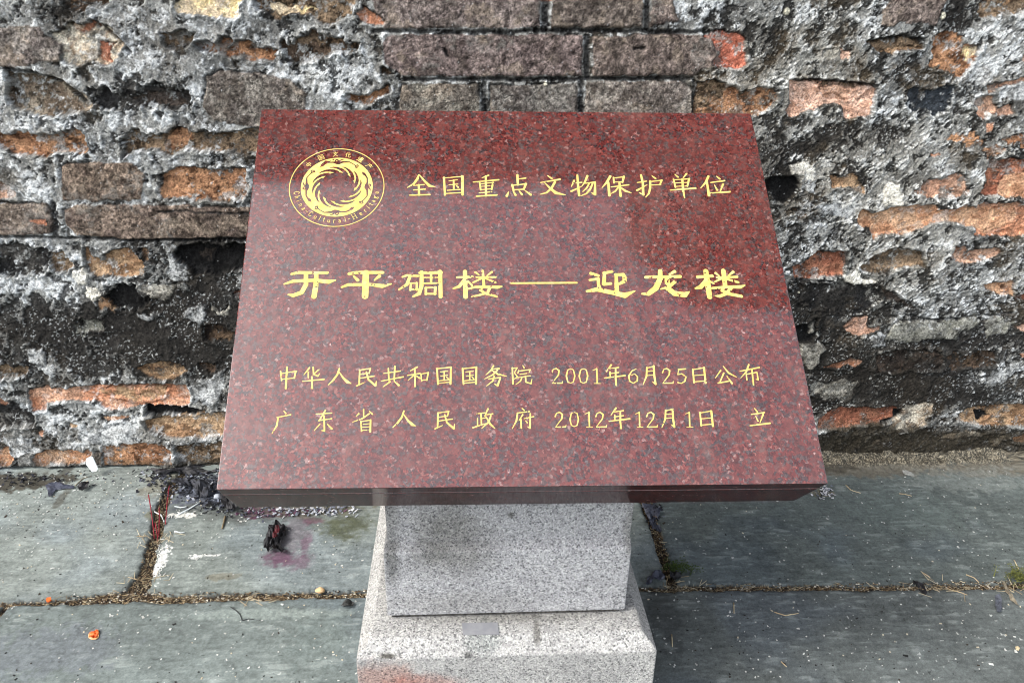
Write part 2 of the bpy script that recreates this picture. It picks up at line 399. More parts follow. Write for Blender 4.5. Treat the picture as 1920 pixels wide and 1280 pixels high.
V(1420, 330, """
T|-2|3|520,-10 680,-10 780,80 770,120 680,95 520,90
K|-8|4|60,20 300,0 320,100 200,200 100,190
W|3|4|320,-20 400,-20 400,140 320,110
W|2|5|400,220 730,190 720,300 640,310 560,270 420,250
CW|5|2|890,100 960,50 1030,60 1060,160 1040,210 920,220 890,170
PT|-3|3|1130,100 1200,60 1250,20 1460,-30 1510,60 1510,140 1400,150 1140,150
OL|-4|3|1740,60 1800,-20 1980,-20 1980,150 1740,155
OL|-5|2|730,300 760,240 850,270 900,250 1080,205 1300,200 1310,240 1420,240 1500,205 1600,230 1740,230 1780,200 1860,220 1880,300 1830,360 1650,420 1590,390 1420,340 1350,320 1240,340 1180,390 1100,410 870,420 820,450 820,370 720,360
RB|-6|2|250,650 380,600 430,530 540,550 660,550 640,640 620,720 400,740 260,740
TB|-6|2|740,650 860,570 960,530 1200,540 1200,640 1080,650 940,700 760,690
PT|-4|2|1420,500 1500,500 1520,540 1740,520 1750,560 1640,610 1560,635 1440,620 1400,580
OL|-4|2|1630,770 1700,760 1800,760 1850,740 1840,860 1760,860 1650,820
K|-12|1|1765,790 1785,790 1790,815 1770,820
RB|-5|2|1850,860 1980,840 1980,900 1860,890
DB|-3|2|880,800 960,830 1100,920 1200,970 1120,960 1040,930 920,880
D|-4|7|250,770 600,760 840,800 900,900 700,1000 500,980 300,950
P|-2|2|620,1080 680,1020 800,1010 790,1100 890,1080 880,1110 780,1140 720,1145 640,1110
GG|0|4|960,1100 1040,1040 1400,1030 1600,1000 1580,1100 1400,1180 1200,1200 1000,1190 920,1180
GG|0|4|1620,1060 1760,1010 1840,1060 1800,1120 1640,1180
K|-10|3|290,1090 370,1070 440,1040 430,1140 400,1200 320,1200
CG|-3|2|380,1080 440,1050 420,1140 390,1140
W|2|4|830,1140 930,1130 920,1240 820,1230
CW|2|4|620,720 740,680 760,740 880,740 800,790 620,770
P|-2|3|1860,1100 1980,1050 1980,1110 1900,1120
B|-3|4|250,250 340,260 350,310 280,320
""")
V(1420, 640, """
CG|2|3|310,20 460,10 500,60 440,160 380,215 330,150
O|-2|2|480,190 560,150 680,110 760,150 700,190 640,160 580,190
DB|-4|4|860,90 1000,60 1350,90 1330,200 1000,220 860,220
B|-5|4|1370,110 1600,70 1740,80 1700,200 1380,210
W|2|5|1640,250 1760,200 1850,150 1900,180 1800,290 1680,290
CG|-2|4|380,310 560,280 720,290 700,380 640,440 580,420 500,410 380,370
RB|-5|2|430,560 500,520 560,490 800,475 1010,480 1000,560 900,590 700,600 630,630 450,640
C|-3|2|1020,520 1080,460 1270,455 1260,510 1210,560 1220,600 1120,640 940,640 980,560
K|-12|2|1000,500 1050,490 1050,530 960,580 890,600 900,585 980,560
T|-5|2|1440,570 1520,480 1700,460 1980,460 1980,610 1700,610 1500,595
K|-9|3|1570,500 1640,490 1680,540 1600,570
C|-1|3|780,750 900,700 910,740 780,770
C|-1|3|1290,710 1400,670 1630,650 1600,690 1480,700 1300,720
C|-1|3|1680,740 1770,680 1790,690 1720,760
OT|-3|2|1840,690 1980,640 1980,730 1860,720
O|0|2|1890,90 1980,60 1980,130 1900,120
""")
# soft areas: (x, y, rx, ry in photo pixels, whiteness shift, darkness)
SOFT = [(590,140,110,40,.55,0), (300,120,140,50,.15,0), (560,60,70,30,.25,0), (430,20,60,30,.5,0), (100,225,90,25,.45,0), (270,215,110,20,.4,0), (60,345,60,25,.35,.1),
 (60,30,140,30,0,.45), (330,165,60,25,-.1,.35), (160,270,40,35,0,.1), (400,470,90,60,-.3,.9), (180,620,230,55,-.35,1.), (380,590,120,90,-.3,.9), (60,610,90,40,-.1,.5),
 (60,520,90,40,.5,0), (130,560,60,40,.45,0), (280,680,120,30,-.4,1.), (30,690,40,30,0,.5), (120,690,70,25,.2,.3), (400,690,60,40,0,.6), (80,730,60,30,.25,.1), (230,775,180,25,.1,.1), (140,800,150,35,.15,-.1), (130,545,40,50,.3,.1),
 (1330,20,90,30,.55,0), (1580,20,140,25,.3,.1), (1470,140,60,40,.3,0), (1385,130,60,20,.45,0), (1440,90,40,40,-.3,.5), (1790,25,50,50,-.3,.6), (1500,265,90,40,-.25,.6), (1620,260,90,30,-.1,.25),
 (1560,300,120,15,.3,0), (1740,180,70,60,.1,.1), (1860,80,60,60,.45,0), (1830,110,50,60,.4,0), (1450,350,60,50,-.3,.7), (1490,310,40,40,.4,0), (1560,390,90,30,.45,0), (1470,430,70,30,.1,.3),
 (1700,400,60,30,.3,0), (1590,450,90,35,.35,.1), (1850,470,90,40,.25,.15), (1720,540,110,40,.4,0), (1560,570,120,50,-.4,.8), (1840,590,90,30,.1,.4), (1500,630,60,30,-.2,.7), (1650,660,60,30,.35,.2), (1480,590,60,40,-.1,.6),
 (1560,690,90,50,-.1,.8), (1700,700,160,60,-.25,.9), (1650,745,120,30,-.3,.9), (1860,700,90,40,.35,.3), (1800,745,120,25,-.1,.7), (1600,840,140,30,-.4,.75), (1800,830,160,30,-.4,.7), (1450,690,60,60,-.2,.9),
 (1740,640,120,40,-.1,.3), (1880,640,70,30,-.1,.5), (1860,560,60,25,.3,.1), (960,400,480,180,0,.2)]

ux = np.concatenate([np.arange(-4.2, -1.56, 0.02), np.arange(-1.56, 1.56, 0.002), np.arange(1.56, 4.22, 0.02)])
vy = np.concatenate([np.arange(-0.03, 1.28, 0.002), np.arange(1.28, 1.62, 0.02)])
U, Vv = np.meshgrid(ux, vy)
def wpoly(P): return [(q[0], q[2]) for q in (on_wall(x, y) for x, y in P)]
# mortar
n1 = fbm(U, Vv, 9, 4, 0); n2 = fbm(U, Vv, 38, 4, 2); n3 = fbm(U, Vv, 140, 3, 5, 0.65); n4 = fbm(U, Vv, 230, 2, 8, 0.8)
ca, sa = math.cos(0.75), math.sin(0.75)                      # slanting trowel streaks on the right half
st = fbm((U * ca + Vv * sa) * 0.5, (-U * sa + Vv * ca) * 1.1, 210, 3, 3, 0.75)
cloud = fbm(U + 0.03 * n1, Vv, 17, 4, 13); n5 = 0.5 * vnoise(U * 430, Vv * 430, 11) + 0.5 * np.random.RandomState(3).rand(*U.shape)
wr = sst(0.25, 0.6, U + 0.3 * (n1 - 0.5))
tex = n3 * (1 - 0.8 * wr) + st * 0.8 * wr
dk = np.zeros_like(U); sh = np.zeros_like(U)
wu = U + 0.05 * (fbm(U, Vv, 14, 3, 4) - 0.5); wv = Vv + 0.05 * (fbm(U, Vv, 14, 3, 6) - 0.5)
for (px, py, rx, ry, w, d) in SOFT:
    c = on_wall(px, py); a = on_wall(px + rx, py); b = on_wall(px, py + ry)
    r1, r2 = abs(a[0] - c[0]), abs(b[2] - c[2])
    g = np.exp(-(((wu - c[0]) / r1) ** 2 + ((wv - c[2]) / r2) ** 2) * 1.1)
    sh += w * g; dk += d * g
dk = np.clip(dk, 0, 1.15)
white = lin(214, 219, 221); grey = lin(146, 148, 146); dgrey = lin(92, 92, 90); black = lin(27, 25, 23)
cr1 = fbm(U + 0.004 * n3, Vv + 0.004 * n4, 52, 5, 6, 0.66); cr2 = fbm(U - 0.004 * n4, Vv, 40, 5, 10, 0.66)
grain = 1 + 0.7 * (tex - 0.5) + 0.7 * (n4 - 0.5) + 0.55 * (n5 - 0.5)
t = np.clip(0.5 + 1.5 * (cloud - 0.5) + 0.8 * (n2 - 0.5) + 0.45 * sh - 0.5 * dk, 0, 1)[..., None]
C = dgrey + (grey - dgrey) * np.clip(t / 0.7, 0, 1)                                     # grey weathered lime
lw = 0.075 - 0.045 * wr
lime = sst(0.605 - lw, 0.605 + lw, cr1 + 0.16 * (cloud - 0.5) + 0.24 * sh - 0.16 * dk + 0.26 * (tex - 0.5) * (1 + wr))[..., None]
C = C + (white * (0.70 + 0.5 * n2[..., None]) - C) * lime * 0.8                         # flakes of bright lime
soot = sst(0.555, 0.60, cr2 - 0.035 * (1 - wr) + 0.30 * dk - 0.06 * sh - 0.10 * (cloud - 0.5) + 0.20 * (0.5 - tex) * (1 + wr))[..., None]
C = C + (black * (0.7 + 0.9 * n3[..., None]) - C) * soot * 0.85                         # black crust
C = C * np.clip(grain, 0.25, 2.1)[..., None]
fk = (sst(0.66, 0.72, 0.55 * vnoise(U * 240, Vv * 300, 4) + 0.45 * n5 + 0.10 * (cr1 - 0.5)) * sst(0.40, 0.56, fbm(U, Vv, 26, 3, 1)))[..., None]   # pale flecks in the soot
C = C + (lin(168, 172, 172) * (0.5 + n4[..., None]) - C) * fk * 0.85
grime = (sst(0.52, 0.66, fbm(U, Vv, 11, 5, 15, 0.6) + 0.1 * (n3 - .5)) * (0.35 + 0.35 * wr))[..., None]; C = C + (lin(92, 80, 62) * (0.4 + 1.2 * n4[..., None]) - C) * grime * 0.6 * (1 - 0.85 * np.clip(dk, 0, 1)[..., None])   # brown grime
warm = sst(0.35, 0.7, fbm(U, Vv, 5, 3, 9))[..., None] * (0.35 + 0.65 * wr[..., None])
C = C * (1 - warm * 0.5 * np.array([0.02, 0.10, 0.22]))
Hh = 0.016 * (n1 - 0.5) + 0.008 * (n2 - 0.5) + (0.0028 + 0.003 * wr) * (tex - 0.5) + 0.0022 * (n4 - 0.5) + 0.003 * sh + 0.0010 * lime[..., 0] - 0.003 * soot[..., 0]
# courses of bricks where the photograph shows nothing (beyond its edges and behind the plaque)
P2 = []
seen = wpoly([(-60, -40), (1980, -40), (1980, 905), (-60, 905)])
hid = wpoly([(500, 225), (1395, 225), (1520, 880), (430, 880)])
def inside(q, P):
    return poly_sdf(np.array([q[0]]), np.array([q[1]]), P)[0] < 0
rb = random.Random(11)
zc, row = 0.02, 0
while zc < 1.6:
    x = -4.3 + rb.uniform(0, 0.4)
    while x < 4.3:
        L = rb.choice([0.40, 0.42, 0.24, 0.33])
        ctr = (x + L / 2, zc + 0.042)
        ok = not inside(ctr, seen) or all(inside(q, hid) for q in ((x, zc), (x + L, zc), (x, zc + .085), (x + L, zc + .085)))
        if ok:
            ty = rb.choice(['OT', 'G', 'GB', 'T', 'TB', 'O', 'OL', 'GP', 'D', 'PT', 'RB'])
            dep = 2 if ty[0] == 'G' else -6
            j = lambda a=0.012: rb.uniform(-a, a)
            P2.append((ty, dep, 3, [(x + j(), zc + j()), (x + L / 2, zc + j(.006)), (x + L + j(), zc + j()), (x + L + j(), zc + .05 + j()), (x + L + j(.02), zc + .085 + j()), (x + L / 2, zc + .085 + j(.006)), (x + j(.02), zc + .083 + j())]))
        x += L + 0.03
    zc += 0.102; row += 1
ALLP = P2 + [(t_, d_, r_, wpoly(P)) for (t_, d_, r_, P) in PATCH]
e1 = fbm(U, Vv, 45, 3, 7) - 0.5; e2 = fbm(U, Vv, 45, 3, 12) - 0.5; e3 = fbm(U, Vv, 170, 2, 1) - 0.5
for k, (ty, dep, rg, P) in enumerate(ALLP):
    A = np.array(P); x0, x1, y0, y1 = A[:, 0].min() - .03, A[:, 0].max() + .03, A[:, 1].min() - .03, A[:, 1].max() + .03
    i0, i1 = np.searchsorted(ux, (x0, x1)); j0, j1 = np.searchsorted(vy, (y0, y1))
    if i1 - i0 < 2 or j1 - j0 < 2: continue
    s = np.s_[j0:j1, i0:i1]; u, v = U[s], Vv[s]
    sd = poly_sdf(u + rg * 0.0065 * e1[s] + 0.002 * e3[s], v + rg * 0.0065 * e2[s] + 0.0012 * n4[s] - 0.0006, P) + rg * 0.0018 * e3[s]
    c1, c2, c3, am = TY[ty]; off = k * 3.7
    f1 = fbm(u + off, v, 22, 3, k % 13); f2 = fbm(u * (0.6 if ty[0] in 'OTPR' else 1), v + off, 75, 4, (k + 5) % 13, 0.62); f3 = n3[s] * 0.4 + n4[s] * 0.6
    sound = ty[0] == 'G' and ty != 'GG'
    soft = 0.0012 + 0.003 * sst(0.45, 0.75, n2[s]) * (0.4 if sound else 1.0)
    m = sst(0.0045, -0.0055, sd); mcol = sst(0.5, -0.5, sd / soft + 0.35)
    if not sound and ty != 'K':                          # grey film and lime left lying over the broken faces
        ff = 0.55 * fbm(u, v + off, 48, 3, (k + 2) % 13) + 0.45 * f3
        film = sst(0.55, 0.585, ff + 0.05 * np.exp(np.clip(sd, -1, 0) / 0.008)) * 0.85
        mcol = mcol * (1 - film * (0.55 if am < 0.3 else 0.85))
    mc = mcol[..., None]
    a = sst(0.40, 0.60, 0.5 * f1 + 0.5 * f2)[..., None]
    cc = lin(*c1) * (1 - a) + lin(*c2) * a
    lum = cc.mean(-1, keepdims=True); cc = (cc * 0.72 + lum * 0.28) * (1.0 if sound or ty in 'KDSW' else 1.3)
    dkm = np.clip(sst(0.60 - 0.22 * am, 0.68 - 0.12 * am, f2 * 0.6 + f3 * 0.4), 0, 1)[..., None] * min(1.0, am * 2.0)
    cc = cc + (lin(*c3) - cc) * np.clip(dkm, 0, 0.92)
    cc = cc * np.clip(1 + 1.9 * (f3[..., None] - 0.5) + 0.9 * (n5[s][..., None] - 0.5), 0.2, 2.0)
    if sound:
        tone = 1 + 0.13 * math.sin(k * 2.7); cc = cc * np.array([tone * (1 + .03 * math.sin(k * 1.3)), tone, tone * (1 - .04 * math.sin(k * 1.9))])
        lich = sst(0.56, 0.66, fbm(u + off, v, 34, 4, (k + 1) % 13, 0.6))[..., None] * 0.55; cc = cc + (lin(70, 64, 58) - cc) * lich
        f9 = sst(0.56, 0.68, fbm(u - off, v, 26, 4, (k + 4) % 13, 0.6))[..., None] * 0.4; cc = cc + (lin(160, 146, 130) - cc) * f9
        cc = cc                                                # the weathering: weathered faces: fine pale sand and dark pits
        cc = cc * np.clip(1 + 1.6 * e3[s][..., None] + 0.8 * (n5[s][..., None] - 0.5), 0.35, 1.8)
        wz = sst(0.58, 0.72, 0.6 * cloud[s] + 0.4 * n3[s])[..., None] * 0.35; cc = cc + (lin(150, 148, 142) - cc) * wz
    if ty != 'K': cc = cc * (1 - 0.55 * np.clip(dk[s], 0, 1)[..., None] * (0.35 + 1.3 * (n2[s][..., None] - 0.2)))
    C[s] = C[s] * (1 - mc) + cc * mc
    hb = dep * 0.001 * (1.9 if dep < 0 else 1.2) + 0.006 * (f1 - 0.5) + (0.006 if dep < 0 else 0.0022) * (f2 - 0.5) + 0.0022 * (n3[s] - 0.5)
    lip = 0.0035 * np.exp(-((sd - 0.004) / 0.005) ** 2) * (dep < -1)     # crust lips round the eroded bricks
    Hh[s] = Hh[s] * (1 - m) + hb * m + lip * (0.3 + 1.4 * n2[s])
    if ty not in 'W':                                         # open cracks along parts of the upper edge, crevice shade painted in black
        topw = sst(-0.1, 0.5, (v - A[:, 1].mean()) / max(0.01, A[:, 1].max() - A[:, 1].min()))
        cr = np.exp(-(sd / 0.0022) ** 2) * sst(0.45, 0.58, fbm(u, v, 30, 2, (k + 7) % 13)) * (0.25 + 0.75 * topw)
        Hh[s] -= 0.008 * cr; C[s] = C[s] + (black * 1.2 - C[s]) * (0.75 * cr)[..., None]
# joints between the sound bricks are raked back, with two bolt holes
for pts, w, dp in [("700,58 860,60 1100,57 1330,60", 9, 7), ("760,148 860,149 1100,149 1300,146", 9, 7), ("1023,-10 1023,52", 18, 5), ("1213,-10 1215,50", 14, 5), ("1101,72 1102,143", 14, 6),
                   ("907,158 907,215", 14, 5), ("1090,156 1090,215", 12, 4), ("1302,150 1300,218", 8, 8), ("0,444 100,446 250,449 470,448", 7, 6), ("100,380 105,440", 14, 3), ("230,449 470,449", 6, 7),
                   ("195,55 225,75 245,100", 8, 8), ("10,128 60,135 110,155 150,190", 8, 9), ("1640,78 1690,66 1735,75", 7, 9), ("1490,149 1570,152 1640,160", 6, 8), ("300,395 470,400", 6, 3),
                   ("0,880 160,878 330,880 420,880", 12, 12), ("836,94 840,104", 9, 9), ("1190,94 1205,92", 7, 8), ("1700,590 1745,600 1900,588", 6, 6), ("1485,525 1560,526", 6, 8)]:
    L = [(q[0], q[2], w * 0.00098) for q in (on_wall(x, y) for x, y in _p(pts))]
    A = np.array(L); i0, i1 = np.searchsorted(ux, (A[:, 0].min() - .03, A[:, 0].max() + .03)); j0, j1 = np.searchsorted(vy, (A[:, 1].min() - .03, A[:, 1].max() + .03))
    s = np.s_[j0:j1, i0:i1]
    sd = line_sdf(U[s] + 0.006 * e1[s], Vv[s] + 0.008 * e2[s], L) + 0.003 * e3[s]; m = sst(0.002, -0.003, sd)
    Hh[s] -= dp * 0.001 * m; mm = m[..., None]
    C[s] = C[s] * (1 - 0.85 * mm) + (lin(40, 40, 40) * np.clip(1 + 3 * (n4[s][..., None] - 0.5), 0.3, 3)) * 0.85 * mm
for (px, py, r) in [(1023, 157, 5), (1475, 22, 9), (1770, 30, 9), (1500, 550, 3), (1412, 210, 3)]:      # small pale pebbles set in the mortar
    c = on_wall(px, py); rr = r * 0.00098
    m = sst(rr, rr * 0.6, np.hypot(U - c[0], Vv - c[2])); C = C * (1 - m[..., None]) + lin(222, 218, 196) * m[..., None]; Hh += 0.004 * m
# lime specks and pits everywhere
sp = vnoise(U * 330, Vv * 330, 14); C = C + ((sp > 0.965) * (0.25 + 0.5 * n1))[..., None] * (white - C)
pt_ = vnoise(U * 260, Vv * 260, 15); pm = sst(0.90, 0.97, pt_); C = C * (1 - 0.55 * pm[..., None]); Hh -= 0.003 * pm
# dirt and moss at the foot, deeper on the right
ft = 0.012 + 0.075 * sst(0.45, 0.75, U) * (0.6 + 0.8 * fbm(U, Vv * 0, 6, 2, 3))
m = sst(0.02, -0.01, Vv - ft)[..., None] * sst(0.35, 0.6, fbm(U, Vv, 25, 3, 10) + 0.2)[..., None] * 0.85
C = C * (1 - m) + lin(52, 48, 40) * np.clip(0.4 + 1.6 * n3[..., None], 0.3, 3) * m
Hh = np.where(Vv < 0.008, Hh - 0.006, Hh)
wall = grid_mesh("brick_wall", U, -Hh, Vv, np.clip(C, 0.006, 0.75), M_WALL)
wall["_base"] = [0, 0, 0]
tag(wall, "old brick wall with crumbling mortar and black stains behind the red plaque", "wall")
del e1, e2, e3

def upper_brick():
    n = NT("upper_brickwork"); co = n.coord()
    m = n.new("ShaderNodeMapping"); m.inputs["Rotation"].default_value = (math.radians(90), 0, 0); n.link(co, m.inputs["Vector"])
    b = n.new("ShaderNodeTexBrick"); n.link(m.outputs[0], b.inputs["Vector"])
    b.inputs["Scale"].default_value = 1; b.inputs["Brick Width"].default_value = 0.42; b.inputs["Row Height"].default_value = 0.102; b.inputs["Mortar Size"].default_value = 0.012
    b.inputs["Color1"].default_value = (.20, .10, .055, 1); b.inputs["Color2"].default_value = (.14, .12, .10, 1); b.inputs["Mortar"].default_value = (.16, .16, .16, 1)
    f = n.noise(co, 7, 5, 0.65)
    return n.out(n.mix(1.0, b.outputs[0], n.ramp(f, [(.3, (.45, .45, .45)), (.7, (1.2, 1.2, 1.2))]), 'MULTIPLY'), 0.9, 0.2)
M_UP = upper_brick()
def box_vf(x0, x1, y0, y1, z0, z1):
    v = [(x0, y0, z0), (x1, y0, z0), (x1, y1, z0), (x0, y1, z0), (x0, y0, z1), (x1, y0, z1), (x1, y1, z1), (x0, y1, z1)]
    return v, [(0, 3, 2, 1), (4, 5, 6, 7), (0, 1, 5, 4), (1, 2, 6, 5), (2, 3, 7, 6), (3, 0, 4, 7)]
M_EAVE = simple("dark_eave_boards", (.05, .042, .036), (.075, .062, .05), 0.85, 12)
mesh_obj("upper_wall", *box_vf(-4.2, 4.2, 0.0, 0.5, 1.6, 5.2), M_UP, wall)
EAVE_Z, EAVE_Y, TUR_X, TUR_Y = 3.6, -0.86, 1.2, -1.5
mesh_obj("roof_eave", *box_vf(-4.4, TUR_X, EAVE_Y, 0.4, EAVE_Z, EAVE_Z + 0.2), M_EAVE, wall)
mesh_obj("corner_turret", *box_vf(TUR_X, 3.2, TUR_Y, 0.4, EAVE_Z - 0.05, EAVE_Z + 1.8), M_EAVE, wall)

# ------------------------------------------------------------------ slate paving: one height field, slabs with open joints
M_EARTH = simple("bare_earth", (.07, .06, .05), (.12, .11, .09), 0.95, 9)
mesh_obj("ground", [(-60, -60, -0.045), (60, -60, -0.045), (60, 60, -0.045), (-60, 60, -0.045)], [(0, 1, 2, 3)], M_EARTH)["kind"] = "structure"
gx = np.concatenate([np.arange(-4.4, -1.5, 0.02), np.arange(-1.5, 1.5, 0.002), np.arange(1.5, 4.42, 0.02)])
gy = np.concatenate([np.arange(-7.0, -0.80, 0.02), np.arange(-0.80, 0.02, 0.002)])
X, Y = np.meshgrid(gx, gy)
a1 = fbm(X, Y, 7, 4, 1); a2 = fbm(X, Y, 42, 3, 4); a3 = fbm(X, Y, 170, 3, 6, 0.65); a4 = fbm(X * 0.22, Y, 150, 3, 9, 0.6); a5 = vnoise(X * 300, Y * 300, 2)
JW = 0.00105                                                # metres per photo pixel on the paving, about
def gl(txt):
    o = []
    for t_ in txt.split():
        x, y, w = (float(q) for q in t_.split(',')); g = on_ground(x, y); o.append((g[0], g[1], w))
    return o
# joints: (points x,y,width mm)
JO = [gl("-60,1136,10 0,1131,9 90,1127,12 150,1122,20 215,1116,28 262,1112,34 300,1120,24 420,1116,21 560,1113,19 690,1111,18"),
      gl("350,880,20 322,910,26 303,950,24 295,990,26 284,1030,24 272,1070,26 258,1102,42 240,1116,36"),
      gl("-40,1180,16 0,1143,14 14,1130,10"),
      gl("660,1112,16 900,1104,14 1180,1102,14 1262,1101,14 1330,1100,18 1500,1099,14 1700,1098,16 1800,1097,18 1990,1094,16"),
      gl("1195,900,30 1213,945,28 1226,985,22 1240,1025,20 1252,1070,18 1262,1101,20")]
yj = JO[3][-1][1]
for (x0, x1, y0, y1) in [(-4.4, JO[0][0][0], yj, yj), (JO[3][-1][0], 4.4, yj, yj), (-4.4, 4.4, -0.92, -0.92), (-4.4, 4.4, -1.42, -1.42), (-4.4, 4.4, -2.0, -2.0), (-4.4, 4.4, -2.6, -2.6), (-4.4, 4.4, -3.2, -3.2),
                         (-4.4, 4.4, -3.9, -3.9), (-4.4, 4.4, -4.6, -4.6), (-4.4, 4.4, -5.4, -5.4), (-4.4, 4.4, -6.2, -6.2)]:
    JO.append([(x0, y0, 18), (x1, y1, 18)])
for y0, y1, xs in [(-0.42, 0, (-2.0, -3.2, 2.1, 3.3)), (-0.92, -0.42, (-1.75, -2.9, 1.9, 3.0)), (-1.42, -.92, (-2.4, -1.2, 0.2, 1.5, 2.8)), (-2, -1.42, (-3, -1.7, -.4, .9, 2.2)), (-2.6, -2, (-2.3, -1, .3, 1.6, 2.9)),
                   (-3.2, -2.6, (-3, -1.6, -.2, 1.2, 2.6)), (-3.9, -3.2, (-2.4, -1, .5, 1.9)), (-4.6, -3.9, (-3, -1.5, 0, 1.5, 3)), (-5.4, -4.6, (-2.2, -.8, .7, 2.1)), (-6.2, -5.4, (-3, -1.4, .1, 1.6, 3.1)), (-7, -6.2, (-2.1, -.6, .9, 2.4))]:
    for x in xs: JO.append([(x, y0, 18), (x + 0.02, y1, 16)])
j1_ = fbm(X, Y, 28, 3, 11) - 0.5; j2_ = fbm(X, Y, 120, 2, 12) - 0.5
sdj = np.full(X.shape, 1e9)
for L in JO:
    L = [(p[0], p[1], p[2] * 0.001) for p in L]
    A = np.array(L); i0, i1 = np.searchsorted(gx, (A[:, 0].min() - .06, A[:, 0].max() + .06)); k0, k1 = np.searchsorted(gy, (A[:, 1].min() - .06, A[:, 1].max() + .06))
    if i1 - i0 < 1 or k1 - k0 < 1: continue
    s = np.s_[k0:k1, i0:i1]; sdj[s] = np.minimum(sdj[s], line_sdf(X[s] + 0.010 * j1_[s], Y[s] + 0.010 * j1_[s], L) + 0.007 * j2_[s])
# slab tones
def below(L, x): A = np.array([(p[0], p[1]) for p in L]); return np.interp(x, A[:, 0], A[:, 1])
ymid = np.where(X < 0, below(JO[0], X), below(JO[3], X))
jl = np.array([(p[1], p[0]) for p in JO[1]]); jl = jl[np.argsort(jl[:, 0])]; xl = np.interp(Y, jl[:, 0], jl[:, 1])
jr = np.array([(p[1], p[0]) for p in JO[4]]); jr = jr[np.argsort(jr[:, 0])]; xr = np.interp(Y, jr[:, 0], jr[:, 1])
up = Y > ymid
S = np.empty(X.shape + (3,))
S[:] = lin(112, 118, 116)
S[up & (X < xl)] = lin(132, 140, 136)
S[up & (X >= xl) & (X < xr)] = lin(125, 133, 129)
S[up & (X >= xr)] = lin(98, 106, 104)
S[~up & (X < -0.05)] = lin(112, 121, 119)
S[~up & (X >= -0.05)] = lin(98, 104, 103)
far_ = (Y < -0.92) | (np.abs(X) > 1.8)
rn = (np.floor(X * 0.8 + np.floor(Y / 0.55) * 0.37) * 7.13 + np.floor(Y / 0.55) * 3.77) % 1.0
S[far_] = (lin(118, 124, 122) * (0.75 + 0.5 * rn[far_][:, None]))
gg = a1[..., None]
S = S * np.clip(1 + 0.55 * (gg - 0.5) + 0.4 * (a2[..., None] - 0.5) + 0.5 * (a4[..., None] - 0.5) + 0.6 * (a3[..., None] - 0.5) + 0.25 * (np.random.RandomState(9).rand(*X.shape)[..., None] - 0.5), 0.3, 2)
blu = sst(0.45, 0.7, fbm(X, Y, 5, 3, 7))[..., None]; S = S * (1 + blu * np.array([-0.03, 0.0, 0.09]))
wt = sst(0.60, 0.70, a4 * 0.6 + a2 * 0.4)[..., None] * 0.35; S = S + (lin(186, 194, 190) - S) * wt * 0.5
sw = (vnoise(X * 210, Y * 210, 5) > 0.952) & (vnoise(X * 23, Y * 23, 3) > 0.42); S[sw] = S[sw] * 0.35 + lin(212, 216, 212) * 0.65
sb = (vnoise(X * 160, Y * 160, 8) > 0.955); S[sb] = S[sb] * 0.45
def gstain(px, py, rx, ry, colr, amt, thr=0.5, soft=0.15, sc=60, seed=3, ring=False):
    c = on_ground(px, py); a = on_ground(px + rx, py); b = on_ground(px, py + ry)
    r1, r2 = abs(a[0] - c[0]), abs(b[1] - c[1])
    q = np.hypot((X - c[0]) / r1, (Y - c[1]) / r2)
    g = np.exp(-np.abs(q - 0.8) ** 2 * 14) if ring else np.exp(-q ** 2 * 1.2)
    m = sst(thr - soft, thr + soft, g * 0.75 + 0.8 * (fbm(X, Y, sc, 4, seed) - 0.32) + 0.25 * (a3 - 0.5))[..., None] * amt * sst(0.10, 0.35, g)[..., None]
    S[:] = S * (1 - m) + lin(*colr) * np.clip(0.55 + 0.9 * a3[..., None], 0.3, 2) * m
gstain(520, 1045, 34, 18, (92, 58, 80), 0.85, 0.5, 0.3, 90); gstain(560, 1050, 30, 20, (104, 78, 96), 0.7, 0.5, 0.34, 90); gstain(572, 1022, 12, 22, (104, 72, 94), 0.7, 0.5, 0.32, 90); gstain(548, 1000, 40, 40, (120, 108, 118), 0.5)
gstain(500, 958, 60, 18, (110, 40, 78), 0.8, 0.62, 0.08); gstain(590, 975, 30, 10, (100, 50, 74), 0.6, 0.6)
gstain(645, 985, 62, 34, (72, 76, 50), 0.8, 0.6, 0.32, 70); gstain(470, 950, 170, 34, (78, 80, 78), 0.7, 0.5, 0.3, 40); gstain(620, 950, 90, 18, (96, 92, 76), 0.7, 0.5); gstain(560, 955, 90, 16, (100, 96, 88), 0.6)
gstain(380, 920, 90, 34, (84, 88, 100), 0.9, 0.5); gstain(300, 905, 40, 30, (120, 112, 90), 0.5)
gstain(30, 905, 130, 22, (62, 56, 46), 0.9, 0.52); gstain(122, 885, 14, 34, (60, 56, 48), 0.7, 0.5); gstain(115, 935, 10, 22, (70, 64, 54), 0.6, 0.5); gstain(285, 965, 14, 16, (96, 92, 60), .6)
gstain(303, 1050, 14, 44, (222, 224, 222), 1.0, 0.62, 0.03, 130); gstain(345, 965, 40, 8, (214, 214, 206), 1.0, 0.66, 0.04, 130); gstain(368, 1043, 14, 6, (222, 224, 222), 0.9, 0.6, 0.04, 130); gstain(395, 1040, 30, 3, (222, 224, 222), 0.8, 0.66, 0.04, 130)
gstain(1640, 880, 200, 18, (104, 98, 86), 0.8, 0.5); gstain(1870, 880, 160, 16, (112, 104, 90), 0.7, 0.5); gstain(1560, 875, 60, 14, (70, 66, 58), 0.8, 0.5); gstain(1700, 885, 12, 12, (170, 172, 168), 0.8, 0.6, 0.06)
gstain(1820, 900, 160, 30, (134, 140, 136), 0.45, 0.55); gstain(1700, 960, 130, 50, (110, 122, 118), 0.35, 0.5); gstain(1545, 925, 26, 12, (120, 112, 92), 0.8, 0.62, 0.05, 160)
